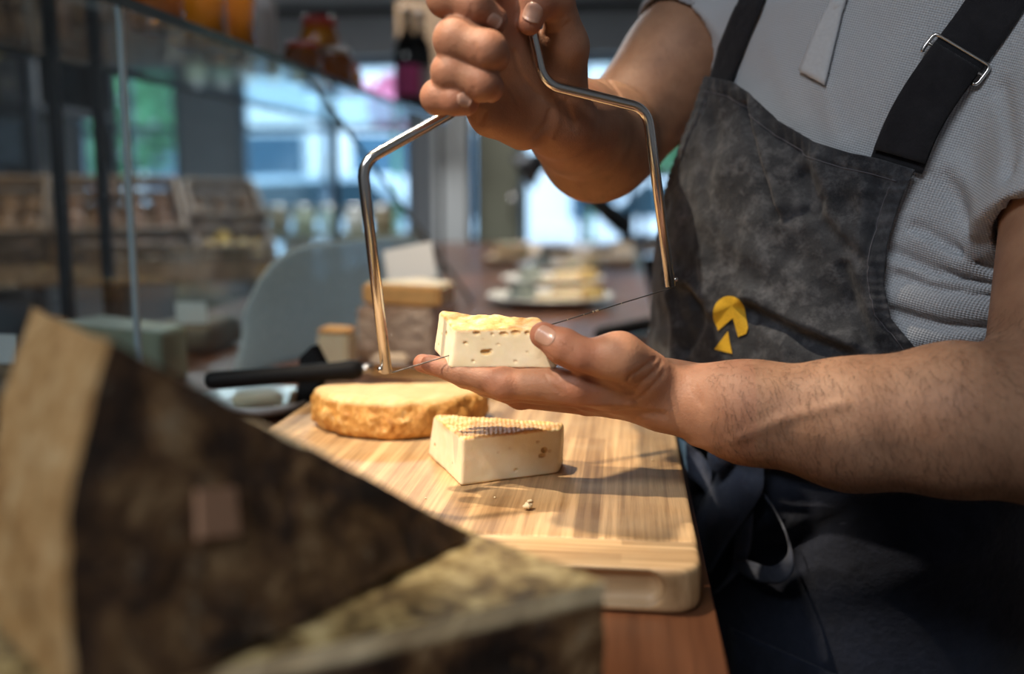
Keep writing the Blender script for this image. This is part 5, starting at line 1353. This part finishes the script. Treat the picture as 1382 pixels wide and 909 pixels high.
# plates of cheese further along the counter
def plate(px, py, rad, label, seed):
    c = PZ(px, py, ZC); t = empty('cheese_plate', c, label=label, cat='plate', group='cheese plates along the counter')
    lathe('dish', [(rad*.55, 0), (rad*.60, .004), (rad*.97, .018), (rad, .021), (rad*.985, .024), (rad*.60, .010), (.001, .009)], (c[0], c[1], ZC+.001), WHITECER, t, 48)
    lathe('underside_ring', [(rad*.50, .0), (rad*.50, .004), (rad*.58, .005)], (c[0], c[1], ZC+.0005), plain('plate_ring', (.4, .4, .4)), t, 32)
    return c
ASH = plain('ash_rind', (.26, .31, .30), .75, var=.2, scale=60, bump=.3)
plates = [plate(742, 411, .146, 'white plate of cheeses nearest the cutting board', 1), plate(746, 385, .142, 'white plate of cheeses between the two other plates', 2), plate(758, 366, .142, 'white plate of cheeses next to the far wooden board', 3)]
pn = ['plate nearest the cutting board', 'middle plate', 'plate next to the far wooden board']
for i, c in enumerate(plates):
    z = ZC+.0105
    for k, (dx, dy, s) in enumerate(((-.070, -.030, .026), (-.055, .040, .024))):
        x, y = c[0]+dx, c[1]+dy; hh = s*1.75; a = .4+k
        v = [(x+s*math.cos(a+q*math.pi/2)*1.3, y+s*math.sin(a+q*math.pi/2)*1.3, z) for q in range(4)]+[(x+s*.32*math.cos(a+q*math.pi/2), y+s*.32*math.sin(a+q*math.pi/2), z+hh) for q in range(4)]
        f = [(3, 2, 1, 0), (4, 5, 6, 7)]+[(q, (q+1) % 4, (q+1) % 4+4, q+4) for q in range(4)]
        o = meshobj('goat_cheese_pyramid', np.array(v), f, ASH); tag(o, '%s ash-grey goat cheese pyramid on the %s' % (('larger', 'smaller')[k], pn[i]), 'cheese', 'ash pyramids on the plates')
    for k, (dx, dy, a, L, h) in enumerate(((.020, -.050, .25, .105, .020), (.040, .040, -.35, .095, .026), (.088, -.005, 1.2, .055, .034))):
        x, y = c[0]+dx, c[1]+dy; ca, sa = math.cos(a), math.sin(a); pl = [(x+u*ca-w*sa, y+u*sa+w*ca) for u, w in ((-L/2, 0), (L/2, -.028), (L/2, .028))]
        t = empty('cheese_slice', (x, y, z), label='%s on the %s' % (('long flat pale yellow cheese wedge', 'thicker pale yellow cheese wedge', 'short upright cheese wedge with brown rind')[k], pn[i]), cat='cheese', group='wedges on the plates')
        chunk('paste', pl, z, z+h, PALE if k < 2 else plain('yellow_paste', (.80, .60, .25), .5), '', '', t)
        e = [(x+u*ca-w*sa, y+u*sa+w*ca) for u, w in ((L/2, -.028), (L/2+.005, -.028), (L/2+.005, .028), (L/2, .028))]; v, f = prism_vf(e, z, z+h); meshobj('rind', v, f, ORNG if k != 2 else plain('brown_rind', (.2, .12, .07), .7), t)
# far serving board
fbz = ZC+.001
fb = empty('serving_board', (-.22, 3.95, ZC), label='wide pale wooden serving board at the far end of the counter', cat='board')
for k in range(4): box('plank', (-.46+.13*k+.065-.03, 3.92, fbz+.014), (.128, 1.05, .026), PALEWOOD, fb, bevel=.002)
for y in (3.5, 4.35): box('batten', (-.23, y, fbz+.003), (.50, .05, .004), PALEWOOD, fb)
for k, (x0, y0, x1, y1, lab) in enumerate(((-.30, 3.55, -.10, 3.72, 'dark slate tongs-shaped knife lying across the serving board'), (-.12, 3.80, .0, 3.62, 'black-handled fork lying on the serving board edge'))):
    t = empty('serving_knife', (x0, y0, fbz+.027), label=lab, cat='knife'); tube('handle', [(x0, y0, fbz+.040), (lerp(x0, x1, .5), lerp(y0, y1, .5), fbz+.040)], [.012, .011], BLACKPL, t, 10)
    box('blade', ((x0+x1)/2+(x1-x0)*.25, (y0+y1)/2+(y1-y0)*.25, fbz+.036), (.11, .022, .003), STEEL, t, rz=math.atan2(y1-y0, x1-x0))
t = empty('paper_sheet', (-.20, 4.15, fbz+.028), label='sheet of pale wrapping paper lying on the serving board', cat='paper'); gp = np.array([[(-.36+.05*i, 4.0+.05*j, fbz+.0285+.006*(1+math.sin(i*1.3+j))) for j in range(7)] for i in range(7)]); vv, ff = shell_vf(gp, .0006); meshobj('sheet', vv, ff, plain('paper_white', (.62, .64, .68), .7), t, True)
t = empty('cheese_loaf', (-.26, 3.62, fbz), label='flat yellow cheese block lying on the serving board', cat='cheese'); chunk('paste', [(-.46, 3.46), (-.35, 3.44), (-.34, 3.53), (-.45, 3.55)], fbz+.0275, fbz+.07, PALE, '', '', t)
# second black knife near the hand
a0, a1 = PZ(806, 452, ZC+.014), PZ(880, 436, ZC+.016); kn2 = empty('cheese_knife', a0, label='black-handled knife lying on the counter behind the raised thumb', cat='knife')
tube('handle', [lerp(a0, a1, t) for t in (0, .05, .5, .95, 1)], [.008, .013, .012, .013, .007], BLACKPL, kn2, 14); dd = (a0-a1)/np.linalg.norm(a0-a1)
box('blade', a0+dd*.07+np.array([0, 0, -.010]), (.14, .032, .002), STEEL, kn2, rz=math.atan2(dd[1], dd[0]))
# black stand with wooden shelf beside the counter
st = empty('black_stand', (.125, 5.25, 0), label='black steel stand with brown wooden shelf just past the far end of the counter', cat='stand')
sx0, sx1, sy_ = .02, .25, 5.25
for x in (sx0, sx1): box('upright', (x, sy_, .62), (.030, .03, 1.24), BLACKMET, st)
for z in (.91, 1.235): box('crossbar', ((sx0+sx1)/2, sy_, z), (sx1-sx0, .03, .035), BLACKMET, st)
box('shelf', ((sx0+sx1)/2, sy_-.04, .862), (sx1-sx0+.04, .22, .05), CRATE, st); box('panel', ((sx0+sx1)/2, sy_-.03, .42), (sx1-sx0-.03, .02, .80), BLACKMET, st)
for x in (sx0, sx1): box('foot', (x, sy_, .012), (.04, .30, .024), BLACKMET, st)
# black jointed arm lamp
la = [P(842, 304, 4.55), P(735, 214, 4.40)]; lamp = empty('arm_lamp', (la[0][0], la[0][1], ZC), label='black angled arm lamp clamped at the far end of the counter', cat='lamp')
tube('arm', [la[0], lerp(la[0], la[1], .5), la[1]], [.050, .036, .030], BLACKMET, lamp, 14); tube('post', [(la[0][0], la[0][1], ZC), la[0]], .02, BLACKMET, lamp, 10); lathe('base', [(.09, 0), (.09, .02), (.03, .03)], (la[0][0], la[0][1], ZC+.001), BLACKMET, lamp, 20)
tube('shade', [la[1], la[1]+np.array([-.04, 0, -.02]), la[1]+np.array([-.10, 0, -.06])], [.03, .05, .09], BLACKMET, lamp, 18)
# pier, cupboard and low shelf in the depth of the shop
sbox('trim_3', (-1.02, 5.25, 0), (-.84, 5.45, RZ), plain('pier_grey', (.42, .43, .42), .8))
cb = empty('tall_cupboard', (-.70, 5.5, 0), label='tall dull green cupboard next to the grey pier', cat='cupboard'); box('carcass', (-.69, 5.55, .95), (.24, .4, 1.9), plain('cupboard_green', (.13, .14, .11), .6), cb); box('door', (-.69, 5.345, 1.05), (.20, .012, 1.3), plain('cupboard_door', (.17, .17, .12), .5), cb); box('drawer', (-.69, 5.345, .22), (.20, .012, .30), plain('cupboard_door', (.17, .17, .12)), cb); tube('handle', [(-.61, 5.33, 1.0), (-.61, 5.33, 1.15)], .006, STEEL, cb, 8)
ls = empty('low_shelf', (-1.45, 4.6, 0), label='low shelf with pale goods in front of the wide window', cat='shelf')
for z in (.30, .62, .94): box('board', (-1.55, 4.6, z), (1.1, .35, .03), plain('shelf_olive', (.20, .21, .16), .6), ls)
for x in (-2.08, -1.55, -1.02): box('side', (x, 4.6, .48), (.03, .35, .96), plain('shelf_olive', (.2, .21, .16)), ls)
for k in range(8):
    x = -2.0+.125*k; cc = [(.55, .58, .42), (.35, .45, .35), (.62, .62, .58), (.30, .24, .15)][k % 4]; t = empty('storage_tin', (x, 4.55, .956), label='%s storage tin %s on the low shelf' % (['cream', 'sage green', 'white', 'brown'][k % 4], 'towards the pier' if k > 3 else 'towards the black rack'), cat='tin')
    lathe('can', [(.045, 0), (.05, .005), (.05, .11), (.045, .115)], (x, 4.55, .956), plain('tin%d' % (k % 4), cc, .4), t, 20); lathe('lid', [(.052, .112), (.052, .13), (.03, .134)], (x, 4.55, .956), SILV, t, 20)
# wooden back cabinet behind the person
bc = empty('back_cabinet', (.86, 1.1, 0), label='warm brown wooden cabinet standing behind the person', cat='cabinet')
CABW = mk_wood('cabinet_wood', (.30, .15, .045), (.50, .28, .10), .5, (40, 40, 4)); box('carcass', (.87, 1.3, .45), (.34, 2.6, .88), CABW, bc); box('worktop', (.865, 1.3, .905), (.36, 2.62, .03), CABW, bc)
for k in range(4):
    d = box('door', (.694, .33+.65*k, .45), (.012, .62, .80), CABW, bc); tube('handle', [(.684, .55+.65*k, .6), (.684, .55+.65*k, .75)], .006, STEEL, d, 8)
